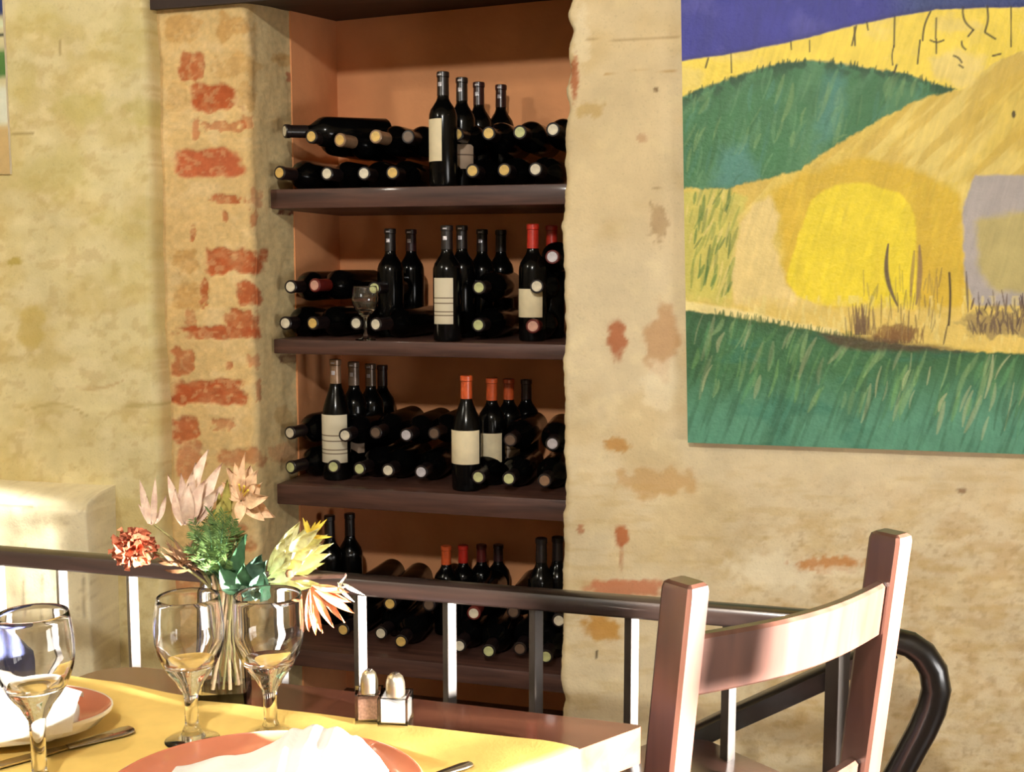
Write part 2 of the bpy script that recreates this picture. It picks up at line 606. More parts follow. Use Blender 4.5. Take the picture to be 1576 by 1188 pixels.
def wall_right_section():
    zs = np.concatenate([np.arange(0, 2.25, 0.0055), np.linspace(2.25, ROOM['zt'], 6)])
    xs = np.concatenate([np.arange(0, 1.5, 0.0055), np.linspace(1.5, ROOM['x1'] - XR, 8)])   # from the jamb edge
    ret = np.linspace(-1, 0, 14)[:-1]   # the corner and the jamb behind it
    r, R = len(zs), 0.022
    P = np.zeros((r, len(ret) + len(xs), 3))
    for i, z in enumerate(zs):
        wob = 0.012 * (fbm(np.array(z * 9.0), np.array(3.3), 5) - .5) * 2 + 0.006 * (fbm(np.array(z * 40.0), np.array(1.3), 9) - .5) * 2
        wob += 0.016 * max(0, (z - 1.45) / 0.6) + (0.0 if z < 1.7 else 0.006 * math.sin(z * 70))
        for k, t in enumerate(ret):
            if t < -0.5:
                P[i, k] = (XR + wob, D + R + (YB - D - R) * (-t - 0.5) * 2, z)
            else:
                a = (1 + t * 2) * PI / 2
                P[i, k] = (XR + wob + R * (1 - math.cos(a)), D + R - R * math.sin(a), z)
        P[i, len(ret):, 0] = XR + R + np.where(xs < 0.3, wob * (1 - xs / 0.3), 0) + xs * (ROOM['x1'] - XR - R) / xs[-1]
        P[i, len(ret):, 1] = D
        P[i, len(ret):, 2] = z
    X, Z = P[..., 0], P[..., 2]
    face = P[..., 1] <= D + 0.001
    P[..., 1] -= np.where(face, 0.010 * (fbm(X * 4, Z * 4, 3) - .5) + 0.004 * (fbm(X * 22, Z * 22, 6) - .5), 0)
    U, V = proj_np(np.stack([X, np.full_like(X, D), Z], -1))
    p = Paint(U, V, P_BASE)
    n1, n2 = fbm(U / 90, V / 70, 11), fbm(U / 28, V / 22, 12)
    p.mix(sstep(.5, .75, n1) * .5, Snp(208, 184, 134))
    p.mix(sstep(.52, .8, n2) * .35, Snp(236, 220, 176))
    # warmer, more worn plaster low on the right
    low = sstep(690, 860, V) * sstep(1000, 1250, U)
    p.mix(low * sstep(.42, .7, fbm(U / 22, V / 12, 21)) * .45, Snp(194, 158, 98))
    p.mix(low * sstep(.55, .75, fbm(U / 9, V / 7, 23)) * .4, Snp(168, 134, 86))
    p.mix(sstep(690, 740, V) * sstep(.5, .72, fbm(U / 45, V / 9, 24)) * .4, Snp(202, 174, 116))
    p.mix((1 - sstep(300, 420, V)) * (1 - sstep(1000, 1060, U)) * .25, Snp(206, 176, 112))
    B, O_, Wt = Snp(176, 104, 66), Snp(190, 136, 62), Snp(238, 226, 194)
    p.blob(950, 522, 15, 27, B, .9, .45, 31)
    p.blob(1020, 525, 24, 50, Snp(186, 136, 88), .65, .6, 32)
    p.blob(1018, 590, 26, 40, Wt, .5, .6, 33)
    p.blob(948, 685, 20, 10, O_, .8, .6, 34)
    p.blob(1010, 742, 60, 22, O_, .45, .8, 35)
    p.blob(958, 826, 11, 17, Snp(180, 102, 58), .9, .5, 36)
    p.stroke(957, 835, 955, 884, 2.2, B, .7)
    p.blob(894, 815, 5, 8, B, .7, .5, 37)
    p.blob(960, 905, 58, 12, Snp(196, 120, 84), .85, .35, 38, power=5)
    p.blob(928, 965, 30, 18, Snp(196, 142, 58), .85, .6, 39)
    p.blob(1190, 880, 60, 26, Wt, .75, .7, 40)
    p.blob(1276, 868, 52, 12, Snp(196, 130, 66), .8, .7, 41)
    p.blob(1290, 878, 40, 8, Wt, .5, .7, 42)
    p.blob(884, 118, 7, 34, Snp(168, 92, 54), .85, .45, 43)
    p.blob(895, 52, 14, 50, Wt, .4, .8, 44)
    p.blob(908, 168, 22, 12, Snp(188, 150, 70), .5, .7, 45)
    p.blob(988, 213, 9, 7, B, .4, .6, 46)
    p.blob(1010, 138, 4, 3, Snp(110, 80, 50), .8, .4, 47)
    p.blob(1012, 340, 14, 28, Snp(150, 112, 70), .5, .9, 48)
    p.blob(1480, 755, 7, 5, Snp(120, 80, 50), .7, .4, 49)
    p.stroke(900, 60, 1046, 56, 1.2, Snp(160, 124, 80), .5, 3)
    p.stroke(930, 114, 1048, 110, 1.2, Snp(186, 140, 70), .6, -3)
    p.stroke(1000, 288, 1050, 290, 1.2, Snp(150, 116, 76), .5, 2)
    p.stroke(918, 1000, 918, 1012, 1.5, Snp(60, 50, 40), .9)
    o = grid_object('wall_back', P, p.c, 'plaster')
    return struct(o)


def wall_left_section():
    YF = D - 0.055
    zs = np.concatenate([np.arange(0, 2.25, 0.007), np.linspace(2.25, ROOM['zt'], 6)])
    xs = np.concatenate([np.linspace(ROOM['x0'], -2.55, 12)[:-1], np.arange(-2.55, XP - .02, 0.007), [XP - .02]])
    ret = np.linspace(0, 1, 10)[1:]
    P = np.zeros((len(zs), len(xs) + len(ret), 3))
    for i, z in enumerate(zs):
        wob = 0.010 * (fbm(np.array(z * 7.0), np.array(8.3), 15) - .5) * 2
        P[i, :len(xs), 0] = xs + np.where(xs > -2.2, wob * (xs + 2.2) / (XP + 2.2), 0)
        P[i, :len(xs), 1] = YF
        P[i, :, 2] = z
        for k, t in enumerate(ret):
            a = min(1, t * 2) * PI / 2
            P[i, len(xs) + k, 0] = XP - .02 + wob + 0.02 * math.sin(a)
            P[i, len(xs) + k, 1] = YF + 0.03 * (1 - math.cos(a)) + max(0, t - .5) * 2 * 0.06
    X, Z = P[..., 0].copy(), P[..., 2]
    U, V = proj_np(np.stack([X, np.full_like(X, YF), Z], -1))
    face = P[..., 1] <= YF + 0.001
    rel = 0.016 * (fbm(X * 5, Z * 5, 4) - .5) + 0.004 * (fbm(X * 24, Z * 24, 7) - .5)
    # low relief steps where the plaster was laid in coats
    rel += 0.006 * sstep(618, 628, V + 6 * np.sin(U / 30)) * (1 - sstep(160, 176, U))
    P[..., 1] -= np.where(face, rel, 0)
    p = Paint(U, V, P_LEFT)
    n1, n2 = fbm(U / 70, V / 50, 61), fbm(U / 24, V / 18, 62)
    p.mix(sstep(.46, .7, n1) * .65, Snp(208, 188, 126))
    p.mix(sstep(.5, .75, n2) * .42, Snp(236, 222, 178))
    p.mix(sstep(.58, .66, fbm(U / 16, V / 12, 66, 5)) * .4, Snp(196, 170, 112))
    G = Snp(196, 182, 108)
    for (x, y, a, b, k) in [(125, 165, 40, 22, .6), (218, 172, 22, 18, .6), (80, 265, 55, 34, .5), (30, 130, 25, 40, .35), (60, 30, 40, 26, .4), (185, 340, 40, 24, .35),
                            (190, 60, 50, 40, .3), (210, 410, 45, 40, .25), (240, 500, 14, 26, .35)]:
        p.blob(x, y, a, b, G, k, .7, int(x + y), .5)
    p.blob(50, 500, 20, 32, Snp(200, 174, 90), .6, .6, 71)
    p.blob(22, 402, 12, 6, Snp(176, 150, 50), .7, .6, 72)
    p.stroke(118, 596, 190, 586, 3, Snp(190, 150, 92), .5, 6)
    p.stroke(195, 624, 245, 622, 5, Snp(170, 146, 80), .5)
    p.stroke(92, 60, 95, 85, 1.5, Snp(150, 120, 70), .6)
    p.stroke(8, 202, 52, 205, 2, Snp(150, 120, 64), .6, 3)
    p.stroke(40, 632, 140, 640, 3, Snp(176, 150, 86), .5, -14)
    o = grid_object('wall_back', P, p.c, 'plaster')
    return struct(o)


def brick_pier():
    zs = np.concatenate([np.arange(0, 2.2, 0.0045), [2.3, 2.5, ROOM['zt']]])
    xs = np.arange(XP - .03, XL - 0.022, 0.0045)
    jd = np.concatenate([np.linspace(0, 1, 9)[1:], 1 + np.linspace(0, 1, 46)[1:]])
    P = np.zeros((len(zs), len(xs) + len(jd), 3))
    for i, z in enumerate(zs):
        wob = 0.012 * (fbm(np.array(z * 10.0), np.array(5.3), 25) - .5) * 2
        P[i, :len(xs), 0] = xs + wob * (xs - xs[0]) / (xs[-1] - xs[0])
        P[i, :len(xs), 1] = D
        P[i, :, 2] = z
        for k, t in enumerate(jd):
            if t <= 1:
                a = t * PI / 2
                P[i, len(xs) + k, 0] = XL - .022 + wob + 0.022 * math.sin(a)
                P[i, len(xs) + k, 1] = D + .022 * (1 - math.cos(a))
            else:
                P[i, len(xs) + k, 0] = XL + wob * (2 - t)
                P[i, len(xs) + k, 1] = D + .022 + (t - 1) * (2.975 - D - .022)
    X, Y, Z = P[..., 0].copy(), P[..., 1].copy(), P[..., 2]
    U, V = proj_np(np.stack([X, Y, Z], -1))
    p = Paint(U, V, Snp(216, 184, 126))
    jamb = Y > D + .02
    n1 = fbm(U / 30, V / 24, 81)
    p.mix(sstep(.45, .8, n1) * .6, Snp(226, 200, 150))
    p.mix(sstep(385, 400, U) * .6, Snp(224, 206, 158))
    before = p.c.copy()
    R1, R2, T = Snp(176, 84, 44), Snp(190, 98, 62), Snp(190, 142, 76)
    bricks = [(282, 44, 26, 19, T, .6, .4), (358, 42, 30, 20, T, .65, .5), (296, 98, 17, 20, R1, .85, .5), (362, 100, 26, 16, T, .45, .8),
              (328, 150, 40, 21, R1, .95, .3), (378, 145, 13, 22, T, .5, .7), (272, 148, 18, 24, T, .35, .4), (301, 198, 5, 17, R2, .6, .3),
              (344, 195, 26, 8, R1, .6, .7), (380, 188, 10, 9, R1, .5, .5), (320, 251, 50, 21, R2, .95, .25), (348, 306, 24, 7, R1, .85, .4),
              (394, 305, 9, 12, R2, .45, .6), (296, 360, 4, 12, R1, .7, .6), (346, 333, 4, 8, R1, .7, .5), (390, 338, 6, 12, R1, .6, .7),
              (284, 402, 18, 17, T, .6, .6), (360, 402, 40, 19, R1, .92, .42), (292, 455, 26, 19, T, .6, .35), (314, 452, 6, 19, R1, .8, .5),
              (381, 450, 18, 19, R1, .9, .5), (338, 512, 60, 10, R1, .92, .3), (372, 494, 24, 16, R1, .85, .5), (292, 492, 8, 12, R1, .5, .6),
              (280, 560, 15, 20, R1, .75, .5), (352, 563, 5, 6, R1, .7, .4), (390, 556, 8, 10, R2, .5, .6), (322, 603, 54, 19, R1, .95, .28),
              (284, 660, 22, 19, R1, .85, .35), (342, 652, 16, 8, R1, .6, .7), (292, 708, 18, 24, R2, .6, .5), (370, 704, 34, 14, R1, .6, .5),
              (398, 600, 4, 16, R1, .6, .5), (300, 770, 40, 18, R1, .7, .5), (345, 830, 40, 18, R1, .6, .5), (300, 900, 40, 18, R2, .6, .5),
              (440, 92, 22, 8, T, .55, .6), (452, 118, 12, 7, R2, .7, .4), (441, 325, 14, 6, Snp(110, 40, 28), .95, .3), (432, 88, 12, 5, T, .4, .6),
              (446, 552, 14, 7, Snp(110, 44, 30), .8, .4), (440, 640, 20, 14, T, .4, .7), (437, 700, 24, 18, R2, .4, .7)]
    for i, (x, y, a, b, col, k, rag) in enumerate(bricks):
        p.blob(x, y, a, b, col, k, rag * 1.25, 100 + i, .14, rs=max(5, min(a, b) * .9), power=4)
    wash = sstep(.56, .66, fbm(U / 9, V / 7, 141, 5)) * .28 + sstep(.5, .8, fbm(U / 26, V / 14, 142, 4)) * .2
    p.mix(wash, Snp(222, 194, 140))
    p.c *= (1 + (fbm(U / 5, V / 5, 143, 4) - .5) * .35)[..., None]
    redness = np.clip((before[..., 1] - p.c[..., 1]) * 3, 0, 1)
    rel = 0.012 * (fbm(X * 7, Z * 7, 41) - .5) + 0.005 * (fbm(X * 40, Z * 40, 42) - .5) - 0.004 * redness
    P[..., 1] -= np.where(jamb, 0, rel)
    P[..., 0] += np.where(jamb, 0.012 * (fbm(Y * 12, Z * 12, 43) - .5) * np.clip((Y - D - .02) / .03, 0, 1) * np.clip((2.975 - Y) / .03, 0, 1), 0)
    return struct(grid_object('pillar_brick', P, p.c, 'plaster'))


def lower_buttress():
    """the low block of plaster that stands out of the wall at floor level"""
    x1 = atY(146, 900, 2.56).x - .01
    x0 = ROOM['x0']
    ztop = atY(60, 772, 2.6).z
    us = np.concatenate([np.linspace(x0, -2.2, 8)[:-1], np.arange(-2.2, x1, 0.01), x1 + np.array([0, .004, .007, .008, .008]), ])
    vs = np.concatenate([np.arange(0, ztop, .01), [ztop]])
    rows = []
    ny = [(2.54, 0), (2.545, .012), (2.56, .024), (2.60, .036), (2.68, .045)]
    P = np.zeros((len(vs) + len(ny), len(us), 3))
    for j, x in enumerate(us):
        edge = j - (len(us) - 5)
        back = [0, .002, .006, .05, .14][edge] if edge >= 0 else 0
        sag = 0.02 * sstep(-1.95, -1.75, x) * 0 - 0.0
        bump = 0.012 * math.sin(x * 9)
        for i, z in enumerate(vs):
            P[i, j] = (x, 2.54 + back - 0.012 * (fbm(np.array(x * 9), np.array(z * 9), 3) - .5), z * (1 + bump * .1))
        for k, (y, dz) in enumerate(ny):
            P[len(vs) + k, j] = (x, max(y, 2.54 + back), ztop * (1 + bump * .1) + dz)
    U, V = proj_np(P)
    p = Paint(U, V, Snp(238, 226, 190))
    p.mix(sstep(.45, .75, fbm(U / 30, V / 26, 91)) * .55, Snp(222, 206, 164))
    p.mix(sstep(.6, .8, fbm(U / 8, V / 8, 93)) * .35, Snp(170, 146, 96))
    for x in (66, 38, 130):
        p.stroke(x, 880, x + 3, 960, 1.2, Snp(120, 96, 60), .5, 4)
    return struct(grid_object('wall_buttress', P, p.c, 'plaster'))


wall_right_section()
wall_left_section()
brick_pier()
lower_buttress()

# niche lining, painted terracotta
b = MB()
b.box(((XL + XR) / 2, YB + .02, 1.2), (XR - XL + .2, .04, 2.6))
b.box((XL - .026, (2.965 + YB) / 2, 1.2), (.06, YB - 2.965, 2.6))
struct(b.build('wall_niche', 'niche_paint', smooth=False))

# dark soffit of the niche and the beam that carries the wall over it
zb = atY(385, 6, D - .02).z
f0, f1 = (XP - .02, D - .02), (XR + .05, D - .02)
zbk_l, zbk_r = atY(536, 30, YB - .002).z, atY(860, -6, YB - .002).z
bl, br = atY(536, 30, YB), atY(860, -6, YB)
b = MB()
v = [(XP - .03, D - .03, zb), (XR + .04, D - .03, zb + .012), (XR + .04, YB + .03, zbk_r), (XL - .03, YB + .03, zbk_l), (XP - .03, YB + .03, zb)]
vt = [(x, y, ROOM['zt']) for x, y, _ in v]
b.add(v + vt, [(0, 1, 2, 3), (0, 3, 4), (5, 6, 7, 8, 9), (0, 1, 6, 5), (1, 2, 7, 6), (2, 3, 8, 7), (3, 4, 9, 8), (4, 0, 5, 9)])
struct(b.build('beam_lintel', 'soffit', smooth=False))

# floor, ceiling and the walls out of the picture; the right wall has a low window, its opening shaped to limit the sun
x0, x1, y0, zt = ROOM['x0'], ROOM['x1'], ROOM['y0'], ROOM['zt']
struct(MB().box(((x0 + x1) / 2, (y0 + YB) / 2, -.05), (x1 - x0 + .4, YB - y0 + .4, .1)).build('floor', 'floorwood', smooth=False))
struct(MB().box(((x0 + x1) / 2, (y0 + YB) / 2, zt + .05), (x1 - x0 + .4, YB - y0 + .4, .1)).build('ceiling', 'ceiling', smooth=False))
M['side_wall'] = plain('side_wall_plaster', S(150, 138, 120), 0.9, 0.06, 6, 0.2, 60, 0.2)
struct(MB().box((x0 - .05, (y0 + YB) / 2, zt / 2), (.1, YB - y0 + .2, zt)).build('wall_left', 'side_wall', smooth=False))
struct(MB().box(((x0 + x1) / 2, y0 - .05, zt / 2), (x1 - x0 + .2, .1, zt)).build('wall_front', 'side_wall', smooth=False))
DY0, DY1, DZ0, DZ = 0.45, 1.66, .45, 1.04
b = MB()
b.box((x1 + .05, (y0 + DY0) / 2, zt / 2), (.1, DY0 - y0, zt))
b.box((x1 + .05, (DY1 + YB) / 2, zt / 2), (.1, YB - DY1 + .1, zt))
b.box((x1 + .05, (DY0 + DY1) / 2, (DZ + zt) / 2), (.1, DY1 - DY0, zt - DZ))
b.box((x1 + .05, (DY0 + DY1) / 2, DZ0 / 2), (.1, DY1 - DY0, DZ0))
struct(b.build('wall_right', 'side_wall', smooth=False))
b = MB()
for y in (DY0 + .02, DY1 - .02):
    b.box((x1 + .05, y, (DZ0 + DZ) / 2), (.06, .04, DZ - DZ0), .004)
for z in (DZ0 + .02, DZ - .02):
    b.box((x1 + .05, (DY0 + DY1) / 2, z), (.06, DY1 - DY0, .04), .004)
win = struct(b.build('window_1', 'window_wood'))
# added strip, out of view, placed to shade the chair's top rail
cy = 1.125
rows = []
for i in range(9):
    z_ = DZ - .03 - (DZ - .03 - .79) * i / 8
    rows.append([(x1 + .03 + .008 * math.sin(j * 1.9), cy - .07 + .14 * j / 20, z_) for j in range(21)])
MB().grid(rows).build('shade_strip', 'canvas_edge', win)

# ------------------------------------------------------------------ the paintings
def big_painting():
    x_r = 0.80                                    # beyond the right of the frame
    z_t = atY(1048, -150, D).z
    tl, bl_ = atY(1048, 0, D - .03), atY(1058.5, 681, D - .03)
    br_ = atY(1576, 699, D - .03)
    kx = (tl.x - bl_.x) / (tl.z - bl_.z)
    kz = (br_.z - bl_.z) / (br_.x - bl_.x)
    TH = .03
    nx, nz_ = 620, 560
    xs = np.linspace(0, 1, nx)
    zs = np.linspace(0, 1, nz_)
    SX, SZ = np.meshgrid(xs, zs)
    zz = bl_.z + SZ * (z_t - bl_.z)
    xl = bl_.x + kx * (zz - bl_.z)
    X = xl + SX * (x_r - xl)
    Z = zz + kz * (X - bl_.x) * (1 - SZ)
    P = np.stack([X, np.full_like(X, D - TH), Z], -1)
    U, V = proj_np(P)
    p = Paint(U, V, Snp(222, 196, 92))
    E = 1900
    # diagonal ochre field on the right
    d1 = fbm((U + V * 1.2) / 60, (V - U * .5) / 160, 5)
    p.mix(sstep(.42, .62, d1) * .7, Snp(232, 210, 120))
    p.mix(sstep(.52, .66, fbm((U + V) / 26, (V - U * .7) / 140, 6)) * .6, Snp(206, 172, 66))
    # ochre mass behind the bright form
    p.mix(p.poly([(1186, 296), (1230, 268), (1330, 240), (1420, 262), (1478, 300), (1484, 400), (1486, 520), (1190, 500), (1205, 420), (1200, 340)], 8, 6, 3), Snp(216, 182, 54))
    # pale form at left
    p.mix(p.poly([(1128, 470), (1122, 420), (1140, 340), (1160, 312), (1184, 302), (1198, 335), (1190, 375), (1212, 440), (1300, 490), (1180, 500)], 5, 5, 4), Snp(230, 206, 134))
    # foliage strip at the left edge
    ml = p.poly([(1040, 292), (1110, 288), (1150, 300), (1132, 360), (1124, 420), (1128, 476), (1040, 470)], 6, 8, 6)
    p.mix(ml, Snp(206, 196, 96))
    R = random.Random(3)
    for i in range(70):
        x, y = R.uniform(1056, 1124), R.uniform(310, 460)
        c_ = R.choice([Snp(96, 132, 58), Snp(70, 110, 50), Snp(150, 160, 70), Snp(222, 206, 120)])
        p.stroke(x, y, x + R.uniform(2, 16), y - R.uniform(14, 46), R.uniform(1.5, 4), c_, R.uniform(.4, .85))
    # bright yellow form
    p.mix(p.poly([(1210, 432), (1226, 370), (1246, 312), (1268, 292), (1300, 282), (1335, 283), (1384, 296), (1402, 314), (1410, 350), (1411, 478), (1330, 474), (1260, 470), (1226, 456)], 3, 3, 7), Snp(238, 216, 48))
    p.mix(sstep(.5, .7, fbm(U / 14, V / 120, 8)) * .25 * (U > 1210) * (U < 1480) * (V > 280) * (V < 480), Snp(224, 198, 60))
    # grey form on the right
    p.mix(p.poly([(1502, 270), (E, 262), (E, 470), (1500, 470), (1484, 430), (1481, 320)], 3, 3, 9), Snp(176, 168, 164))
    p.mix(p.poly([(1500, 340), (1560, 326), (E, 322), (E, 460), (1530, 450), (1508, 420)], 8, 5, 10), Snp(188, 174, 112))
    # straw band above the grass
    p.mix(p.poly([(1040, 462), (1150, 470), (1300, 470), (1480, 478), (E, 470), (E, 560), (1040, 520)], 14, 14, 11), Snp(226, 198, 104))
    p.mix(p.poly([(1040, 462), (1130, 474), (1200, 492), (1290, 508), (1300, 518), (1180, 502), (1100, 488), (1040, 480)], 3, 3, 12), Snp(240, 222, 150))
    p.mix(sstep(.55, .7, fbm(U / 6, V / 20, 13)) * .5 * (V > 455) * (V < 545), Snp(236, 220, 140))
    # scrub
    for i in range(150):
        x = R.uniform(1494, 1720)
        y = 515 - R.random() ** 1.5 * 40
        p.stroke(x, y, x + R.uniform(-8, 8), y - R.uniform(8, 34), R.uniform(.8, 2.0), Snp(*R.choice([(84, 66, 58), (110, 90, 74), (70, 54, 44)])), R.uniform(.6, 1))
    p.blob(1545, 500, 60, 20, Snp(110, 90, 70), .6, .8, 15)
    for i in range(46):
        x = R.gauss(1322, 10)
        p.stroke(x, 515, x + R.uniform(-7, 7), 515 - R.uniform(14, 50), 1.2, Snp(110, 86, 60), .6)
    for i in range(60):
        x = R.gauss(1378, 18)
        p.stroke(x, 528, x + R.uniform(-7, 10), 528 - R.uniform(8, 30), 1.6, Snp(120, 88, 50), .6)
    p.blob(1376, 512, 34, 13, Snp(132, 94, 48), .8, .6, 14)
    p.stroke(1381, 470, 1367, 376, 4.5, Snp(96, 78, 62), .95, -9)
    p.stroke(1410, 468, 1415, 378, 5, Snp(140, 112, 78), .85, 3)
    p.stroke(1401, 456, 1407, 386, 3.5, Snp(150, 120, 70), .75)
    for i in range(40):
        x = R.uniform(1330, 1450)
        y = R.uniform(440, 520)
        p.stroke(x, y, x + R.uniform(-4, 6), y - R.uniform(18, 46), R.uniform(.8, 1.8), Snp(*R.choice([(130, 104, 66), (164, 140, 70), (104, 84, 60)])), R.uniform(.3, .7))
    p.stroke(1460, 500, 1461, 420, 2.0, Snp(60, 46, 30), .95, 2, False)
    p.stroke(1458, 500, 1452, 530, 1.5, Snp(80, 60, 40), .8)
    p.stroke(1490, 480, 1487, 418, 2.2, Snp(90, 76, 70), .8)
    p.stroke(1338, 470, 1350, 440, 3, Snp(150, 136, 60), .5)
    # lower grass
    edge = [(1040, 476), (1058, 478), (1130, 488), (1200, 500), (1290, 517), (1380, 530), (1470, 540), (1576, 545), (E, 556)]
    gm = p.poly(edge + [(E, 900), (1040, 900)], 2, 3, 15, 8)
    p.mix(gm, Snp(62, 110, 68))
    p.mix(gm * sstep(560, 660, V + 50 * (fbm(U / 60, V / 60, 16) - .5)), Snp(88, 146, 118))
    p.mix(gm * sstep(.52, .72, fbm(U / 60, V / 30, 17)) * .5, Snp(50, 116, 94))
    p.mix(gm * sstep(.5, .7, fbm((U + V * .35) / 9, V / 90, 18)) * .45, Snp(44, 84, 50))
    p.mix(gm * (1 - sstep(0, 26, V - np.interp(U, [e[0] for e in edge], [e[1] for e in edge]))) * .6, Snp(40, 78, 40))
    for i in range(300):
        x = R.uniform(1050, 1820)
        y0_ = np.interp(x, [e[0] for e in edge], [e[1] for e in edge])
        y = y0_ + R.uniform(30, 135)
        ln = R.uniform(25, 75)
        c_ = R.choice([Snp(120, 166, 96), Snp(150, 182, 120), Snp(40, 80, 46), Snp(92, 150, 96), Snp(196, 200, 150), Snp(52, 104, 66)])
        p.stroke(x, y, x + ln * R.uniform(.1, .5), max(y - ln, y0_ + 4), R.uniform(1.2, 5.5), c_, R.uniform(.12, .5), R.uniform(-3, 3))
    for i in range(90):
        x = R.uniform(1100, 1330)
        y0_ = np.interp(x, [e[0] for e in edge], [e[1] for e in edge])
        p.stroke(x, y0_ + 6, x + R.uniform(-3, 5), y0_ - R.uniform(3, 10), 1.3, Snp(60, 96, 48), .6)
    p.mix(p.poly([(1260, 512), (1330, 518), (1420, 530), (1500, 541), (1420, 540), (1330, 540), (1290, 534)], 5, 4, 19) * .8, Snp(84, 62, 40))
    # yellow band and the green hill
    hill_t = [(1040, 152), (1060, 144), (1090, 133), (1150, 112), (1200, 97), (1250, 92), (1300, 98), (1350, 107), (1400, 115), (1440, 130), (1472, 137)]
    hill_b = [(1420, 151), (1370, 175), (1300, 215), (1230, 262), (1180, 275), (1110, 291), (1054, 290), (1040, 290)]
    sky_b = [(1040, 95), (1130, 82), (1215, 65), (1300, 43), (1380, 25), (1440, 15), (1576, 10), (E, 4)]
    band = p.poly(sky_b + [(E, 80), (1576, 78), (1540, 90), (1500, 122), (1476, 140)] + hill_t[::-1][1:], 2, 3, 20)
    p.mix(band, Snp(246, 220, 84))
    p.mix(band * sstep(.46, .7, fbm(U / 50, V / 40, 21)) * .6, Snp(236, 214, 128))
    p.mix(p.poly([(1430, 90), (1480, 76), (1520, 90), (1500, 128), (1468, 132), (1436, 112)], 8, 8, 22) * .8, Snp(236, 214, 130))
    hm = p.poly(hill_t + hill_b, 2.5, 4, 23, 7)
    p.mix(hm, Snp(64, 118, 74))
    p.mix(hm * sstep(.45, .68, fbm((U + V * .4) / 30, V / 110, 24)) * .45, Snp(96, 146, 104))
    p.mix(hm * p.poly([(1100, 290), (1110, 230), (1150, 220), (1170, 270), (1150, 285)], 14, 12, 25) * .7, Snp(88, 146, 138))
    p.mix(hm * p.poly([(1256, 230), (1270, 110), (1300, 105), (1290, 200)], 14, 10, 26) * .6, Snp(80, 140, 134))
    p.mix(hm * (1 - sstep(2, 34, V - np.interp(U, [e[0] for e in hill_t], [e[1] for e in hill_t]))) * sstep(.35, .6, fbm(U / 16, V / 16, 27)) * .85, Snp(32, 72, 42))
    for i in range(150):
        x, y = R.uniform(1052, 1420), R.uniform(120, 285)
        ht = np.interp(x, [e[0] for e in hill_t], [e[1] for e in hill_t])
        hb = np.interp(x, [e[0] for e in hill_b[::-1]], [e[1] for e in hill_b[::-1]])
        ln = R.uniform(20, 60)
        ya, yb = min(y + ln / 2, hb - 4), max(y - ln / 2, ht + 4)
        if ya - yb > 8:
            p.stroke(x, ya, x + R.uniform(4, 18), yb, R.uniform(1.4, 6), R.choice([Snp(110, 160, 110), Snp(46, 92, 52), Snp(140, 176, 110), Snp(80, 140, 120)]), R.uniform(.12, .4), R.uniform(-4, 4))
    for i in range(60):
        x = R.uniform(1052, 1466)
        ht = np.interp(x, [e[0] for e in hill_t], [e[1] for e in hill_t])
        p.stroke(x, ht + 6, x + R.uniform(-2, 4), ht - R.uniform(1, 7), 1.6, Snp(36, 76, 44), .7)
    # blue sky
    sm = p.poly(sky_b + [(E, -500), (1040, -500)], 1.6, 1.5, 28)
    p.mix(sm, Snp(56, 58, 152))
    p.mix(sm * sstep(.45, .7, fbm(U / 60, V / 50, 29)) * .6, Snp(86, 86, 172))
    p.mix(sm * sstep(.5, .7, fbm(U / 14, V / 90, 30)) * .25, Snp(52, 54, 124))
    p.mix(sm * sstep(1340, 1420, U) * (1 - sstep(20, 40, V)) * .8, Snp(52, 72, 118))
    p.mix(sm * (1 - sstep(0, 10, np.interp(U, [e[0] for e in sky_b], [e[1] for e in sky_b]) - V)) * .5, Snp(44, 44, 96))
    # drips of black line work in the yellow band
    for (a, b_, c_, d_, w, k) in [(1315, 42, 1316, 70, 1.4, 0), (1311, 70, 1318, 40, 1.4, 0), (1377, 26, 1376, 72, 1.4, 0), (1376, 70, 1374, 100, 1.0, 2), (1432, 18, 1420, 62, 1.6, 3), (1416, 62, 1412, 98, 1.3, 0),
                                  (1441, 28, 1440, 60, 1.3, 0), (1432, 62, 1452, 62, 1.6, 3), (1441, 60, 1441, 82, 1.2, 0), (1482, 12, 1498, 46, 1.8, 6), (1498, 46, 1490, 56, 1.5, 0), (1519, 10, 1516, 48, 1.8, -3), (1516, 50, 1532, 60, 1.6, 0),
                                  (1556, 10, 1556, 72, 1.0, 0), (1480, 64, 1486, 76, 1.6, 2), (1468, 86, 1480, 96, 1.6, -2), (1476, 100, 1482, 104, 1.4, 0), (1528, 86, 1540, 83, 1.6, 0), (1217, 64, 1218, 76, 1, 0), (1125, 83, 1126, 112, .8, 0),
                                  (1090, 90, 1086, 104, 1.4, 0), (1246, 62, 1246, 80, .8, 0), (1380, 100, 1376, 112, 1.6, 0), (1610, 8, 1612, 60, 1.4, 3), (1660, 6, 1652, 66, 1.4, -3), (1334, 34, 1336, 46, 1.2, 0)]:
        p.stroke(a, b_, c_, d_, w, Snp(58, 50, 30), .9, k, False)
    p.blob(1560, 176, 3, 6, Snp(60, 50, 30), .9, .2, 2)
    # bristle marks over the whole canvas
    br1 = fbm((U + V * .3) / 5, (V - U * .15) / 46, 77, 3)
    br2 = fbm(U / 34, V / 30, 78, 4)
    p.c *= (1 + (br1 - .5) * .2 + (br2 - .5) * .22)[..., None]
    root = thing('painting', 'large unframed landscape painting of blue sky, green hills and yellow fields on the wall', 'painting', (float(bl_.x), D - TH / 2, float(bl_.z)))
    off = np.array(root.location)
    P[..., 1] -= 0.0012 * fbm(U / 5, V / 5, 33)
    grid_object('canvas', P - off, p.c, 'canvas', root)
    b = MB()
    cs = [P[0, 0], P[0, -1], P[-1, -1], P[-1, 0]]
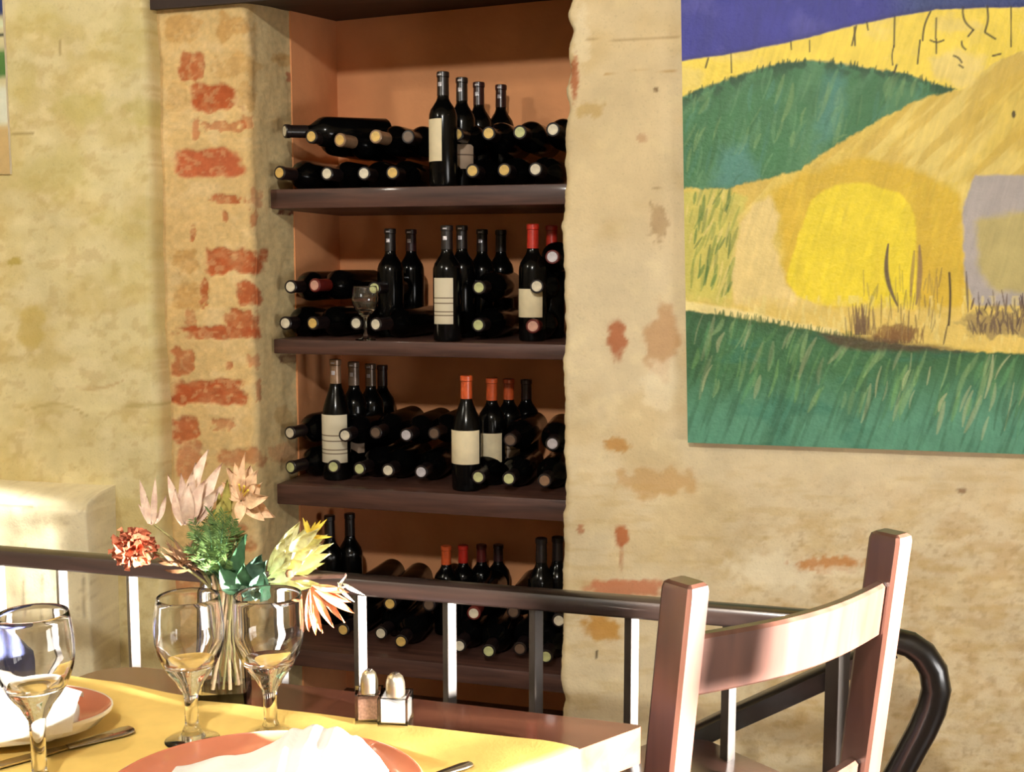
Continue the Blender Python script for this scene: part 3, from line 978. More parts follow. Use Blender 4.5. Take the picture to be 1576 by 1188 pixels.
    cs = [Vector(c_) - Vector(root.location) for c_ in cs]
    v = [(c_.x, -TH / 2 + .0015, c_.z) for c_ in cs] + [(c_.x, TH / 2 - .008, c_.z) for c_ in cs]
    b.add(v, [(0, 1, 2, 3), (7, 6, 5, 4), (0, 4, 5, 1), (1, 5, 6, 2), (2, 6, 7, 3), (3, 7, 4, 0)])
    b.build('stretcher', 'canvas_edge', root, smooth=False)
    return root


big_painting()


def small_painting():
    YF = D - .055
    a = atY(12, 300, YF - .012)
    xr = atY(9.5, 140, YF - .012).x
    zb_ = atY(6, 268, YF - .012).z
    zt_ = zb_ + .62
    xl = xr - .5
    nx, nz_ = 60, 80
    SX, SZ = np.meshgrid(np.linspace(xl, xr, nx), np.linspace(zb_, zt_, nz_))
    P = np.stack([SX, np.full_like(SX, YF - .012), SZ], -1)
    U, V = proj_np(P)
    p = Paint(U, V, Snp(216, 206, 160))
    n = 8 * (fbm(U / 20, V / 20, 2) - .5)
    p.mix(1 - sstep(22, 30, V + n), Snp(46, 60, 110))
    p.mix((sstep(27, 33, V) * (1 - sstep(40, 46, V))), Snp(224, 230, 190))
    p.mix(sstep(50, 52, V) * (1 - sstep(54, 56, V)), Snp(40, 46, 40))
    p.mix(sstep(70, 82, V + n) * (1 - sstep(116, 126, V + n)), Snp(84, 128, 62))
    p.mix(sstep(128, 140, V + n) * (1 - sstep(186, 196, V + n)), Snp(226, 228, 206))
    p.mix(sstep(190, 200, V), Snp(206, 176, 120))
    root = thing('painting', 'small painting cut off at the left edge, blue top over green and white bands', 'painting', (float(xr), YF - .005, float(zb_)))
    grid_object('canvas', P - np.array(root.location), p.c, 'canvas', root)
    MB().box(((xl - xr) / 2, .0, .31), (.499, .012, .62)).build('stretcher', 'canvas_edge', root, smooth=False)


small_painting()

# ------------------------------------------------------------------ shelves
SHELF = {}
shelf_px = {'top': (640, 287, 318), 'second': (640, 526, 549), 'third': (640, 757, 789), 'lowest': (640, 1017, 1044)}
for nm, (px, pt, pb) in shelf_px.items():
    zt_, zb_ = atY(px, pt, YS).z, atY(px, pb, YS).z
    SHELF[nm] = zt_
    o = MB().box(((XL + XR) / 2 + .004, (YS + YB) / 2 - .001, (zt_ + zb_) / 2), (XR - XL - .012, YB - YS - .004, zt_ - zb_), .003).build('shelf', 'shelf')
    tag(o, {'top': 'dark wooden shelf highest in the wine niche', 'second': 'dark wooden shelf second from the top in the wine niche',
            'third': 'dark wooden shelf third from the top in the wine niche', 'lowest': 'dark wooden shelf lowest in the niche, seen behind the railing'}[nm], 'shelf', 'wooden shelves in the niche')

# ------------------------------------------------------------------ wine bottles
BH = 0.30
PROF = [(0, .004), (.030, 0), (.0345, .002), (.0370, .007), (.0372, .180), (.0365, .190), (.0330, .202), (.0250, .214), (.0185, .224), (.0155, .232), (.0148, .240), (.0142, .285), (.0158, .286), (.0158, .297), (.0135, .2985), (0, .2985)]
CAPP = [(.0152, .238), (.0156, .2385), (.0150, .286), (.0166, .287), (.0166, .2985), (.0150, .3003), (0, .3006)]
END = [(0, .3008), (.0118, .3008), (.0122, .3002), (.0122, .2995)]
LAB = [(.0376, .056), (.0376, .138)]


def bottle_proto(name, cap, end=None, label=None, lab=(0.056, .138), arc=None, band=False, burg=False):
    root = thing(name, 'proto', 'wine bottle')
    pr = PROF
    if burg:
        pr = [(0, .004), (.032, 0), (.0375, .002), (.0400, .008), (.0402, .150), (.0385, .168), (.0330, .190), (.0240, .214), (.0180, .230), (.0152, .242), (.0142, .285), (.0158, .286), (.0158, .297), (.0135, .2985), (0, .2985)]
    MB().lathe(pr, 32).build('glass_body', 'bottle', root)
    cap_o = MB().lathe(CAPP, 24).build('capsule', cap, root)
    if end:
        MB().lathe(END, 20).build('capsule_end', end, cap_o)
    if label:
        a = arc or (-PI / 2 - 1.25, -PI / 2 + 1.25)
        r = .0406 if burg else .0377
        MB().lathe([(r - .0003, lab[0]), (r, lab[0] + .0005), (r, lab[1] - .0005), (r - .0003, lab[1])], 24, a0=a[0], a1=a[1]).build('label', label, root)
    if band:
        a = -PI / 2 - .05
        MB().lathe([(.0156, .262), (.0160, .2625), (.0158, .272), (.0154, .2725)], 8, a0=a - .35, a1=a + .35).build('neck_seal', 'end_silver', cap_o)
        MB().lathe([(.0167, .290), (.0170, .2905), (.0170, .293), (.0167, .2935)], 8, a0=a - .35, a1=a + .35).build('capsule_glint', 'end_silver', cap_o)  # pale patch standing for the highlight on the capsule lip
    return root


protos = {}


def place_bottle(key, mk, loc, rot, label, group):
    if key not in protos:
        protos[key] = mk()
        o = protos[key]
        o.location = loc
        o.rotation_euler = rot
        o['label'] = label
        o['group'] = group
        return o
    return dup(protos[key], loc, rot, label, group)


NAMES = {'top': 'top shelf', 'second': 'second shelf', 'third': 'third shelf', 'lowest': 'lowest shelf'}
ORD = ['first', 'second', 'third', 'fourth', 'fifth', 'sixth', 'seventh', 'eighth', 'ninth', 'tenth']


def standing(shelf, px, ptop, depth, cap, label_kind, text, lab=(.056, .138), arc=None, band=False, h=None, yaw=0.0, burg=False):
    z = SHELF[shelf]
    p = atY(px, ptop + 60, depth)
    p = Vector((p.x, depth, z))
    hh = h or height_for(p, ptop)
    k = hh / BH
    key = ('st', cap, label_kind, lab, arc, band, burg)
    o = place_bottle(key, lambda: bottle_proto('wine_bottle', cap, None, label_kind, lab, arc, band, burg), p, (0, 0, yaw), text, 'wine bottles standing in the niche')
    o.scale = (1 if k > .9 else .95, 1 if k > .9 else .95, k)
    return o


PALE = 'capsule'
END_WORDS = dict(end_gold='gold', end_white='pale', end_green='greenish', end_pink='pinkish', end_silver='silver', end_brown='brown', end_dim='dull')


def lying_row(shelf, row, items, lift, group):
    """items: (px of the neck tip, end colour, yaw in degrees, tip depth, capsule)"""
    z = SHELF[shelf] + lift
    for i, it in enumerate(items):
        px, end, yaw, tip = it[:4]
        cap = it[4] if len(it) > 4 else 'cap_black'
        zz = z + (it[5] if len(it) > 5 else 0)
        pitch = it[6] if len(it) > 6 else 0
        # screen row at this height and depth
        py = 410
        for _ in range(12):
            q = atY(px, py, tip)
            py = proj((q.x, tip, zz))[1]
        q = atY(px, py, tip)
        yw = math.radians(yaw)
        d = Vector((math.sin(yw), -math.cos(yw), math.sin(math.radians(pitch)))).normalized()
        base = Vector((q.x, tip, zz)) - d * BH
        text = '%s-ended wine bottle lying %s from the left in the %s row on the %s' % (END_WORDS[end], ORD[i], row, NAMES[shelf])
        o = place_bottle(('ly', cap, end), lambda: bottle_proto('wine_bottle', cap, end), base, (PI / 2 - math.radians(pitch), 0, yw), text, group)
        o.scale = (LS, LS, 1)


R0 = .0418
LS = 1.12
# top shelf
lying_row('top', 'lower', [(430, 'end_gold', -10, 2.80), (503, 'end_white', -5, 2.86), (560, 'end_white', 0, 2.88), (604, 'end_gold', 2, 2.88), (681, 'end_gold', 0, 2.86), (727, 'end_gold', 0, 2.88), (776, 'end_gold', 0, 2.88), (824, 'end_white', 0, 2.88)], R0 + .001, 'wine bottles lying on the top shelf')
lying_row('top', 'upper', [(438, 'end_white', -44, 2.82, 'cap_black', .016, -2), (479, 'end_gold', -8, 2.84, 'cap_black', .002), (523, 'end_gold', -10, 2.87, 'end_brown', -.006), (578, 'end_gold', -6, 2.87, 'end_brown', 0), (628, 'end_dim', 0, 2.90), (703, 'end_gold', 0, 2.88), (752, 'end_gold', 0, 2.88, 'cap_black', 0), (800, 'end_green', 0, 2.88, 'cap_black', 0), (851, 'end_white', 0, 2.88, 'cap_black', .004)], .138, 'wine bottles lying on the top shelf')
standing('top', 682, 111, 2.86, 'cap_black', 'label_cream', 'dark wine bottle with blank cream label standing foremost on the top shelf', (.066, .176), (-PI / 2 - 1.2, -PI / 2 + .42), True, yaw=-.2)
standing('top', 711, 120, 2.98, 'cap_black', 'label_grey', 'standing wine bottle second from the front on the top shelf', (.055, .12), None, True)
standing('top', 737, 127, 3.08, 'cap_plum', None, 'standing wine bottle third from the front on the top shelf', band=True)
standing('top', 771, 131, 3.17, 'cap_plum', None, 'standing wine bottle furthest right on the top shelf, with plum capsule', band=True)
# second shelf
lying_row('second', 'lower', [(439, 'end_white', 0, 2.83), (481, 'end_gold', -8, 2.85), (548, 'end_white', -3, 2.88), (578, 'end_white', -12, 2.84), (691, 'end_gold', 3, 2.89), (736, 'end_green', 0, 2.88), (820, 'end_pink', 4, 2.86, 'cap_maroon')], R0 + .001, 'wine bottles lying on the second shelf')
lying_row('second', 'upper', [(447, 'end_white', -2, 2.84, 'cap_black', .004), (484, 'end_pink', -10, 2.86, 'cap_maroon', .008), (576, 'end_green', 0, 2.90), (690, 'end_gold', 0, 2.92), (737, 'end_green', 0, 2.88, 'cap_black', .004), (826, 'end_white', 6, 2.87, 'cap_black', .008)], .138, 'wine bottles lying on the second shelf')
lying_row('second', 'topmost', [(850, 'end_silver', 8, 2.90, 'cap_maroon')], .222, 'wine bottles lying on the second shelf')
standing('second', 601, 352, 3.00, 'cap_black', None, 'standing wine bottle furthest left on the second shelf', band=True)
standing('second', 633, 353, 3.12, 'cap_plum', None, 'standing wine bottle second from the left on the second shelf', band=True)
standing('second', 688, 347, 2.86, 'cap_black', 'label_print', 'standing wine bottle with tall printed cream label on the second shelf', (.046, .165), (-PI / 2 - .8, -PI / 2 + .75), True)
standing('second', 711, 347, 3.02, 'cap_black', None, 'standing wine bottle just behind the tall cream label on the second shelf', band=True)
standing('second', 742, 353, 3.10, 'cap_black', None, 'standing wine bottle with dark capsule in the middle of the second shelf', band=True)
standing('second', 771, 354, 3.17, 'cap_black', None, 'standing wine bottle on the second shelf, the last before the red capsules')
standing('second', 820, 345, 2.93, 'cap_red', 'label_cream', 'red-capsuled wine bottle with blank cream label on the second shelf', (.062, .135), (-PI / 2 - 1.2, -PI / 2 + 1.0))
standing('second', 849, 347, 3.06, 'cap_red', None, 'red-capsuled wine bottle without a label on the second shelf')
# third shelf
lying_row('third', 'lower', [(447, 'end_green', -12, 2.84), (513, 'end_green', 3, 2.88), (553, 'end_green', -3, 2.87), (597, 'end_white', 3, 2.87), (648, 'end_silver', 4, 2.87), (736, 'end_green', 4, 2.84), (783, 'end_green', 4, 2.84), (838, 'end_brown', 4, 2.84)], R0 + .001, 'wine bottles lying on the third shelf')
lying_row('third', 'upper', [(446, 'end_white', -10, 2.85), (531, 'end_white', 4, 2.85), (578, 'end_dim', 0, 2.92), (625, 'end_silver', 0, 2.90), (668, 'end_dim', 0, 2.95), (785, 'end_dim', 2, 2.89), (850, 'end_silver', 8, 2.86)], .138, 'wine bottles lying on the third shelf')
standing('third', 517, 553, 2.93, 'end_brown', 'label_print', 'standing wine bottle with large printed white label on the third shelf', (.045, .165), None, True, burg=True)
standing('third', 545, 557, 3.02, 'end_dim', 'label_grey', 'standing wine bottle second from the left on the third shelf', (.06, .12), None, True)
standing('third', 571, 560, 3.10, 'end_dim', 'label_cream', 'standing wine bottle third from the left on the third shelf', (.13, .15), None, True)
standing('third', 589, 562, 3.19, 'cap_plum', None, 'standing wine bottle fourth from the left on the third shelf, nearly hidden')
standing('third', 718, 578, 2.88, 'cap_orange', 'label_cream', 'orange-capsuled wine bottle with rounded cream label foremost on the third shelf', (.072, .160), (-PI / 2 - 1.3, -PI / 2 + 1.3), burg=True)
standing('third', 757, 582, 2.98, 'cap_orange', 'label_cream', 'orange-capsuled wine bottle second in the row on the third shelf', (.066, .148), (-PI / 2 - 1.1, -PI / 2 + 1.1))
standing('third', 783, 583, 3.08, 'cap_orange', 'label_grey', 'orange-capsuled wine bottle third in the row on the third shelf', (.066, .14))
standing('third', 810, 584, 3.17, 'cap_plum', None, 'dark-capsuled wine bottle at the right end of the third shelf')
# lowest shelf
lying_row('lowest', 'lower', [(528, 'end_gold', -2, 2.88), (586, 'end_white', 0, 2.88), (617, 'end_gold', 6, 2.83), (707, 'end_white', 4, 2.84), (752, 'end_green', 6, 2.82), (800, 'end_dim', 4, 2.86), (840, 'end_green', 6, 2.82)], R0 + .001, 'wine bottles lying on the lowest shelf')
lying_row('lowest', 'upper', [(545, 'end_dim', 0, 2.90), (600, 'end_gold', 4, 2.88), (660, 'end_dim', 4, 2.90), (729, 'end_white', 6, 2.86, 'cap_maroon'), (790, 'end_dim', 3, 2.90), (860, 'end_white', 8, 2.86)], .130, 'wine bottles lying on the lowest shelf')
standing('lowest', 508, 793, 3.06, 'cap_black', None, 'standing wine bottle furthest left on the lowest shelf')
standing('lowest', 539, 790, 3.12, 'cap_black', None, 'standing wine bottle second from the left on the lowest shelf')
standing('lowest', 687, 840, 3.06, 'cap_orange', None, 'standing wine bottle with bright orange capsule on the lowest shelf')
standing('lowest', 713, 839, 3.12, 'cap_red', None, 'standing wine bottle with red capsule on the lowest shelf')
standing('lowest', 741, 838, 3.16, 'cap_maroon', None, 'standing wine bottle with maroon capsule on the lowest shelf')
standing('lowest', 767, 838, 3.20, 'cap_plum', None, 'standing wine bottle with plum capsule on the lowest shelf')
standing('lowest', 833, 828, 2.98, 'cap_black', None, 'standing wine bottle with black capsule on the lowest shelf beside the right jamb')
standing('lowest', 858, 826, 3.02, 'cap_black', None, 'standing wine bottle half hidden by the right jamb on the lowest shelf')


# ------------------------------------------------------------------ wine glasses
def wineglass(name, label, base, hgt, rb, rr, foot=.034, st=.0085, frac=.36):
    """base: foot centre. rb widest bowl radius, rr rim radius, frac: height of the bowl's bottom"""
    root = thing(name, label, 'wine glass', base, 0, 'wine glasses')
    h = hgt
    zb_ = h * frac                 # bottom of the bowl outside
    bh = h - zb_
    zi = zb_ + bh * .27            # bottom of the hollow
    outer = [(0, 0), (foot * .97, 0), (foot, .0012), (foot * .95, .0026), (foot * .5, .005), (st * 1.6, .010), (st, .022), (st, zb_ * .75), (st * 1.15, zb_ * .93), (st * 1.75, zb_ + bh * .03)]
    for t in (.10, .18, .27, .36, .46, .56, .66, .76, .86, .94):
        k = math.sin(min(1, t / .62) * PI / 2) ** .6
        r = rb * k if t <= .62 else rb + (rr - rb) * ((t - .62) / .38) ** 1.6
        outer.append((max(r, st * 1.8), zb_ + bh * t))
    outer += [(rr, h - .0006), (rr - .0003, h), (rr - .0009, h), (rr - .0012, h - .0008)]
    inner = []
    for t in (.94, .86, .76, .66, .56, .46, .38, .32, .285):
        k = math.sin(min(1, t / .62) * PI / 2) ** .6
        r = rb * k if t <= .62 else rb + (rr - rb) * ((t - .62) / .38) ** 1.6
        inner.append((r - (.0012 if t > .4 else .003), zb_ + bh * t))
    inner += [(inner[-1][0] * .8, zi), (0, zi - .0005)]
    MB().lathe(outer + inner, 48).build('glass_bowl', 'glass', root)
    return root


TZ = .75
CZ = TZ + .0025
g1 = atZ(296, 1139, CZ)
wineglass('wine_glass', 'stemmed wine glass left of the flower vase, behind the salmon plate', g1, height_for(g1, 917), .0435, .0385)
g2 = atZ(417, 1133, CZ)
wineglass('wine_glass', 'stemmed wine glass right of the flower vase, under the cream flower', g2, height_for(g2, 914), .0440, .0425)
g3 = atZ(62, 1215, CZ)
wineglass('wine_glass', 'stemmed wine glass nearest the left edge, in front of the orange dish', g3, height_for(g3, 943), .0440, .0385, frac=.43)
q = atY(577, 515, 2.90)
wineglass('wine_glass', 'wine glass standing among bottles on the second shelf', Vector((q.x, 2.835, SHELF['second'])), .145, .036, .031, .028, .004, .42)

# ------------------------------------------------------------------ the table
def rounded(poly, radii, seg=10):
    out = []
    n = len(poly)
    for i in range(n):
        p0, p1, p2 = Vector(poly[i - 1]), Vector(poly[i]), Vector(poly[(i + 1) % n])
        r = radii[i]
        if r <= 0:
            out.append(p1)
            continue
        a, b_ = (p0 - p1).normalized(), (p2 - p1).normalized()
        A, B_ = p1 + a * r, p1 + b_ * r
        for k in range(seg + 1):
            t = k / seg
            out.append(A * (1 - t) ** 2 + p1 * 2 * t * (1 - t) + B_ * t * t)
    return out


def z2(px, py, z=TZ):
    p = atZ(px, py, z)
    return (p.x, p.y)


fr = Vector(z2(992, 1116.5))
fe = Vector(z2(448, 1053))
fl = fr + (fe - fr).normalized() * ((Vector(z2(150, 1020)) - fr).length)
ed = (Vector(z2(885, 1155.5)) - fr).normalized()          # direction of the right end
nr = fr + ed * .86
lf = Vector(z2(110, 1046))
ln_ = fl + (lf - fl).normalized() * .75
top_poly = rounded([fl, fr, nr, ln_], [.10, .012, .05, .08])
tc_ = (fl + fr + nr + ln_) / 4
table = thing('dining_table', 'glossy dark brown dining table carrying the flowers and place settings', 'table', (tc_.x, tc_.y, 0))
pl = [(p.x - tc_.x, p.y - tc_.y) for p in top_poly]
b = MB().prism(pl, TZ - .05, TZ)
b.build('tabletop', 'table', table)
for c_ in (fl, fr, nr, ln_):
    q = tc_ + (c_ - tc_) * (1 - .075 / (c_ - tc_).length)
    MB().box((q.x - tc_.x, q.y - tc_.y, (TZ - .05) / 2), (.055, .055, TZ - .05), .004, Matrix.Rotation(math.atan2(ed.y, ed.x), 3, 'Z')).build('leg', 'table', table)
ap = [tc_ + (c_ - tc_) * (1 - .09 / (c_ - tc_).length) for c_ in (fl, fr, nr, ln_)]
b = MB()
for i in range(4):
    a_, b_ = ap[i] - tc_, ap[(i + 1) % 4] - tc_
    b.sweep([(a_.x, a_.y, TZ - .09), (b_.x, b_.y, TZ - .09)], [(-.01, -.04), (.01, -.04), (.01, .039), (-.01, .039)])
b.build('apron', 'table', table)

# mustard cloth
cl_far = [z2(*q) for q in [(104, 1041), (180, 1052), (255, 1067), (345, 1083), (432, 1093.5), (545, 1108), (690, 1126), (770, 1134), (838, 1142), (868, 1147.5)]]
endp = Vector(z2(890, 1154.5))
cl_end = Vector(fr + ed * ((endp - fr).length))
near = fr + ed * .83
nl = ln_ + (nr - ln_).normalized() * .03
cl_left = lf + (ln_ - lf) * .3
outline = [Vector(q) for q in cl_far] + [cl_end + Vector((.001, -.001)), near, nl, cl_left]
b = MB()
# triangle-free strip between far edge and the near edge
n_ = 40
farpts = [Vector(q) for q in cl_far] + [cl_end]
def along(pts, t):
    L = [0]
    for i in range(1, len(pts)):
        L.append(L[-1] + (pts[i] - pts[i - 1]).length)
    s_ = t * L[-1]
    for i in range(1, len(pts)):
        if s_ <= L[i] + 1e-9:
            u = (s_ - L[i - 1]) / max(1e-9, L[i] - L[i - 1])
            return pts[i - 1].lerp(pts[i], u)
    return pts[-1]
nearpts = [cl_left, nl, near]
rows = []
NR, NC = 24, 48
outn = Vector((-ed.y, ed.x))
if (fr - tc_).dot(outn) < 0:
    outn = -outn
for i in range(NR + 1):
    t = i / NR
    row = []
    for j in range(NC + 1):
        s_ = j / NC
        a_, b2 = along(farpts, s_), nl.lerp(near, s_) if True else None
        p_ = a_.lerp(b2, t)
        # keep inside the right end line
        over = (p_ - fr).dot(outn)
        z_ = TZ + .0022 + .0006 * math.sin(p_.x * 40 + p_.y * 13) * math.sin(p_.y * 31)
        row.append((p_.x, p_.y, z_))
    rows.append(row)
# the overhang at the right end
for row in rows:
    last = Vector(row[-1])
    for (dx, dz) in ((.0035, -.001), (.005, -.006), (.006, -.03), (.008, -.08), (.012, -.14)):
        row.append((last.x + outn.x * dx, last.y + outn.y * dx, TZ + .0022 + dz))
cloth = MB().grid(rows).build('tablecloth', 'cloth', None, sharp=60)
tag(cloth, 'mustard yellow tablecloth spread over the dark brown table', 'tablecloth')


# ------------------------------------------------------------------ plates, napkins, cutlery
def plate(name, label, c, rx, ry, hgt, mat, base_mat=None, rz=0, wall=.75):
    root = thing(name, label, 'plate', c, rz)
    pr = [(0, .003), (wall * .55, .003), (wall * .6, 0), (wall * .68, 0), (wall * .72, .004), (.90, hgt * .5), (1.0, hgt), (1.0, hgt + .0025), (.985, hgt + .003), (.87, hgt * .5 + .004), (wall * .72, .0075), (0, .0065)]
    MB().lathe(pr[7:], 72, sx=rx, sy=ry).build('dish', mat, root)
    MB().lathe(pr[:8], 72, sx=rx, sy=ry).build('underside', base_mat or mat, root)
    MB().lathe([(.986, hgt + .0028), (.992, hgt + .0042), (1.002, hgt + .0036), (1.004, hgt + .001), (1.0, hgt - .001)], 72, sx=rx, sy=ry).build('rim', base_mat or mat, root)
    return root


pc = atZ(408, 1238, CZ)
plate('dinner_plate', 'salmon pink glazed dinner plate with a folded napkin on it', pc, .178, .148, .020, 'plate', None, YAW)
pc2 = atZ(-14, 1130, CZ)
plate('dinner_plate', 'cream rimmed oval orange dish at the left edge holding a rolled napkin', pc2, .155, .088, .032, 'plate', 'plate_rim', YAW, .6)

# folded fan napkin on the salmon plate
ax = (Vector(z2(600, 1200, CZ)) - Vector(z2(250, 1200, CZ))).normalized()
ay = Vector((-ax.y, ax.x))
NL = (atZ(592, 1196, CZ + .03) - atZ(248, 1196, CZ + .03)).length
org = atZ(248, 1212, CZ + .02)
org.z = 0
rows = []
NS, NT = 90, 22
for j in range(NT + 1):
    t = j / NT
    row = []
    for i in range(NS + 1):
        s_ = i / NS
        prof = np.interp(s_, [0, .03, .12, .3, .46, .56, .66, .76, .88, .96, 1.0], [0.0, .022, .027, .033, .046, .060, .064, .061, .048, .030, .014])
        ridge = .0045 * abs(math.sin(PI * (s_ - .5) * 9.2)) * sstep(.48, .56, s_) * (1 - sstep(.84, .9, s_))
        fold = .004 * math.sin(s_ * 22 + t * 3) * (1 - sstep(.35, .5, s_))
        edge = min(1, min(t, 1 - t) * 9) ** .5
        wdt = .125 * (0.75 + .35 * s_) * (1 - .25 * sstep(.85, 1, s_))
        P_ = Vector((org.x, org.y)) + ax * (NL * s_) + ay * ((t - .62) * wdt * 1.25)
        row.append((P_.x, P_.y, CZ + .0095 + (prof + ridge + fold * .6) * (.25 + .75 * edge) * (1.0 if t > .5 else (.55 + .9 * t))))
    rows.append(row)
b = MB().grid(rows)
nap = b.build('napkin', 'napkin', None, sharp=60)
md = nap.modifiers.new('thick', 'SOLIDIFY')
md.thickness = .002
tag(nap, 'white folded fan napkin lying on the salmon plate', 'napkin', 'white napkins')
# rolled napkin in the left bowl: a thick roll with a turned-over flap
root = thing('napkin', 'white rolled napkin lying in the orange dish at the left edge', 'napkin', (0, 0, 0), 0, 'white napkins')
e1, e0 = atZ(118, 1101, CZ + .040), atZ(-150, 1098, CZ + .050)
root.location = e1
d_ = (e0 - e1)
pts, rr = [], []
for i in range(15):
    u = i / 14
    pts.append(d_ * u)
    rr.append((.025 + .026 * u ** .7) * (0.55 if i == 0 else 0.86 if i == 1 else 1))
b = MB().tube(pts, rr, 22)
b.build('roll', 'napkin', root, sharp=60)
fl_rows = []
for i in range(12):
    u = i / 11
    row = []
    for j in range(10):
        a = math.radians(-20 + 170 * j / 9)
        sd = Vector((-d_.y, d_.x, 0)).normalized()
        r_ = (.027 + .026 * max(u, 0) ** .7) * 1.05 + .001 * math.sin(7 * u + j)
        row.append(d_ * (u * 1.0 - .01 - .02 * math.sin(PI * j / 9)) + sd * (math.cos(a) * r_) + Vector((0, 0, math.sin(a) * r_)))
    fl_rows.append(row)
MB().grid(fl_rows).build('flap', 'napkin', root, sharp=60)


def knife(label, a, b_, w=.009, th=.004, cat='knife', group='cutlery', bw=.011):
    a, b_ = Vector(a), Vector(b_)
    root = thing('table_knife', label, cat, a, math.atan2(b_.y - a.y, b_.x - a.x), group)
    L = (Vector((b_.x, b_.y)) - Vector((a.x, a.y))).length
    hl = L * .46
    pts = [(0, 0, th), (.012, 0, th), (hl * .5, 0, th), (hl, 0, th)]
    MB().tube([(0, 0, th), (.003, 0, th), (.014, 0, th), (hl * .55, 0, th), (hl, 0, th)], [w * .5, w * .85, w, w * .8, w * .55], 16, up=(0, 1, 0), sy=th / w).build('handle', 'steel', root)
    prof = [(hl, -bw * .4), (hl + .02, -bw * .75), (L - .03, -bw), (L - .008, -bw * .7), (L, 0), (L - .01, bw * .55), (hl + .02, bw * .6), (hl, bw * .4)]
    MB().prism(prof, th - .001, th + .001).build('blade', 'steel', root)
    return root


knife('steel table knife with broad handle end beside the orange dish', atZ(205, 1126, CZ), atZ(-25, 1190, CZ), .0135, .004)
knife('slim table knife lying to the right of the salmon plate', atZ(726, 1179, CZ), atZ(560, 1232, CZ), .0075, .0035)
# fork lying behind the bowl
fa, fb = atZ(246, 1077, CZ), atZ(150, 1110, CZ)


# ------------------------------------------------------------------ salt and pepper
def shaker(label, px, py, w, htop, fill, fillmat, capr, slant, rz):
    c_ = atZ(px, py, TZ + .0001)
    root = thing(('pepper' if fill == 'pepper' else 'salt') + '_shaker', label, 'shaker', c_, rz, 'salt and pepper shakers')
    H_ = height_for(c_, htop)
    hb = H_ * .58
    o_, i_ = w / 2, w / 2 - .0035

    def ring(r, z):
        return [(r * sx, r * sy, z) for sx, sy in ((-1, -1), (1, -1), (1, 1), (-1, 1))]
    V = ring(o_, 0) + ring(o_, hb) + ring(i_, hb) + ring(i_, .006)
    Fc = [(3, 2, 1, 0), (12, 13, 14, 15)]
    for k in range(3):
        for j in range(4):
            j2 = (j + 1) % 4
            Fc.append((k * 4 + j, k * 4 + j2, (k + 1) * 4 + j2, (k + 1) * 4 + j))
    MB().add(V, Fc).build('jar', 'glass', root, smooth=False)
    k_ = i_ - .0008
    z0, z1 = hb * (.86 + slant), hb * (.86 - slant)
    V = [(-k_, -k_, .007), (k_, -k_, .007), (k_, k_, .007), (-k_, k_, .007), (-k_, -k_, z0), (k_, -k_, z1), (k_, k_, z1), (-k_, k_, z0)]
    MB().add(V, [(3, 2, 1, 0), (4, 5, 6, 7), (0, 1, 5, 4), (1, 2, 6, 5), (2, 3, 7, 6), (3, 0, 4, 7)]).build('contents', fillmat, root, smooth=False)
    ch = H_ - hb
    cap_o = MB().lathe([(0, hb - .002), (capr, hb - .002), (capr, hb + ch * .35), (capr * .97, hb + ch * .55), (capr * .8, hb + ch * .8), (capr * .45, hb + ch * .96), (0, hb + ch)], 28).build('cap', 'silver_cap', root, sharp=50)
    for k in range(4):
        th = k * PI / 2 + .4
        MB().lathe([(0, .0004), (.0011, .0004), (.0011, -.0006)], 8, (capr * .3 * math.cos(th), capr * .3 * math.sin(th), hb + ch * .985)).build('hole', 'cap_black', cap_o)
    return root


shaker('square glass pepper shaker with domed steel cap, left of the salt', 569, 1108, .037, 1030, 'pepper', 'pepper', .0118, 0.0, YAW + .1)
shaker('square glass salt shaker half full of white salt, right of the pepper', 609, 1112, .040, 1035, 'salt', 'salt', .0128, .12, YAW - .1)

# ------------------------------------------------------------------ the railing behind the table
YRL = 2.02
zr = [atY(px, py, YRL).z for px, py in ((300, 876), (560, 898), (866, 923), (980, 936))]
ZR = sum(zr) / len(zr)
xa, xb = -2.6, atY(1372, 985, YRL).x
rail = thing('stair_railing', 'dark stair railing with slender balusters between the table and the wine niche', 'railing', (xa, YRL, 0))
sec = [(-.024, -.014), (-.020, -.018), (.020, -.018), (.024, -.014), (.025, .006), (.020, .014), (.010, .0175), (-.010, .0175), (-.020, .014), (-.025, .006)]
MB().sweep([(0, 0, ZR), (.5, 0, ZR), (1.2, 0, ZR), (xb - xa + .01, 0, ZR)], sec).build('top_rail', 'rail_top', rail)
bx = [5, 100, 207, 320, 434, 555, 692, 825, 972, 1123, 1290]
for i, px in enumerate(bx):
    q = atY(px, 1000, YRL)
    w_ = .020 if px < 1200 else .030
    MB().box((q.x - xa, 0, (ZR - .012) / 2), (w_, w_, ZR - .012), .0015, Matrix.Rotation(math.radians(-40), 3, 'Z')).build('baluster', 'rail_bar', rail, smooth=False)
# the bent end of the handrail, curling down and back
cpx = [(1380, 986), (1400, 991), (1420, 1005), (1436, 1030), (1441, 1060), (1434, 1090), (1420, 1122), (1402, 1155), (1382, 1192), (1350, 1250)]
cp = [atY(x, y, YRL) - Vector((xa, YRL, 0)) for x, y in cpx]
MB().tube(cp, [.022, .023, .024, .0245, .025, .025, .0245, .024, .024, .024], 18).build('curled_end', 'rail_black', rail)
# handrail of the flight going down
YH = YRL + .09
hp = [atY(x, y, YH) - Vector((xa, YRL, 0)) for x, y in ((1372, 992), (1290, 1030), (1200, 1071), (1120, 1107), (1040, 1146), (940, 1196))]
MB().sweep(hp, [(-.02, -.02), (.02, -.02), (.022, .012), (.012, .018), (-.012, .018), (-.022, .012)]).build('descending_rail', 'rail_black', rail)

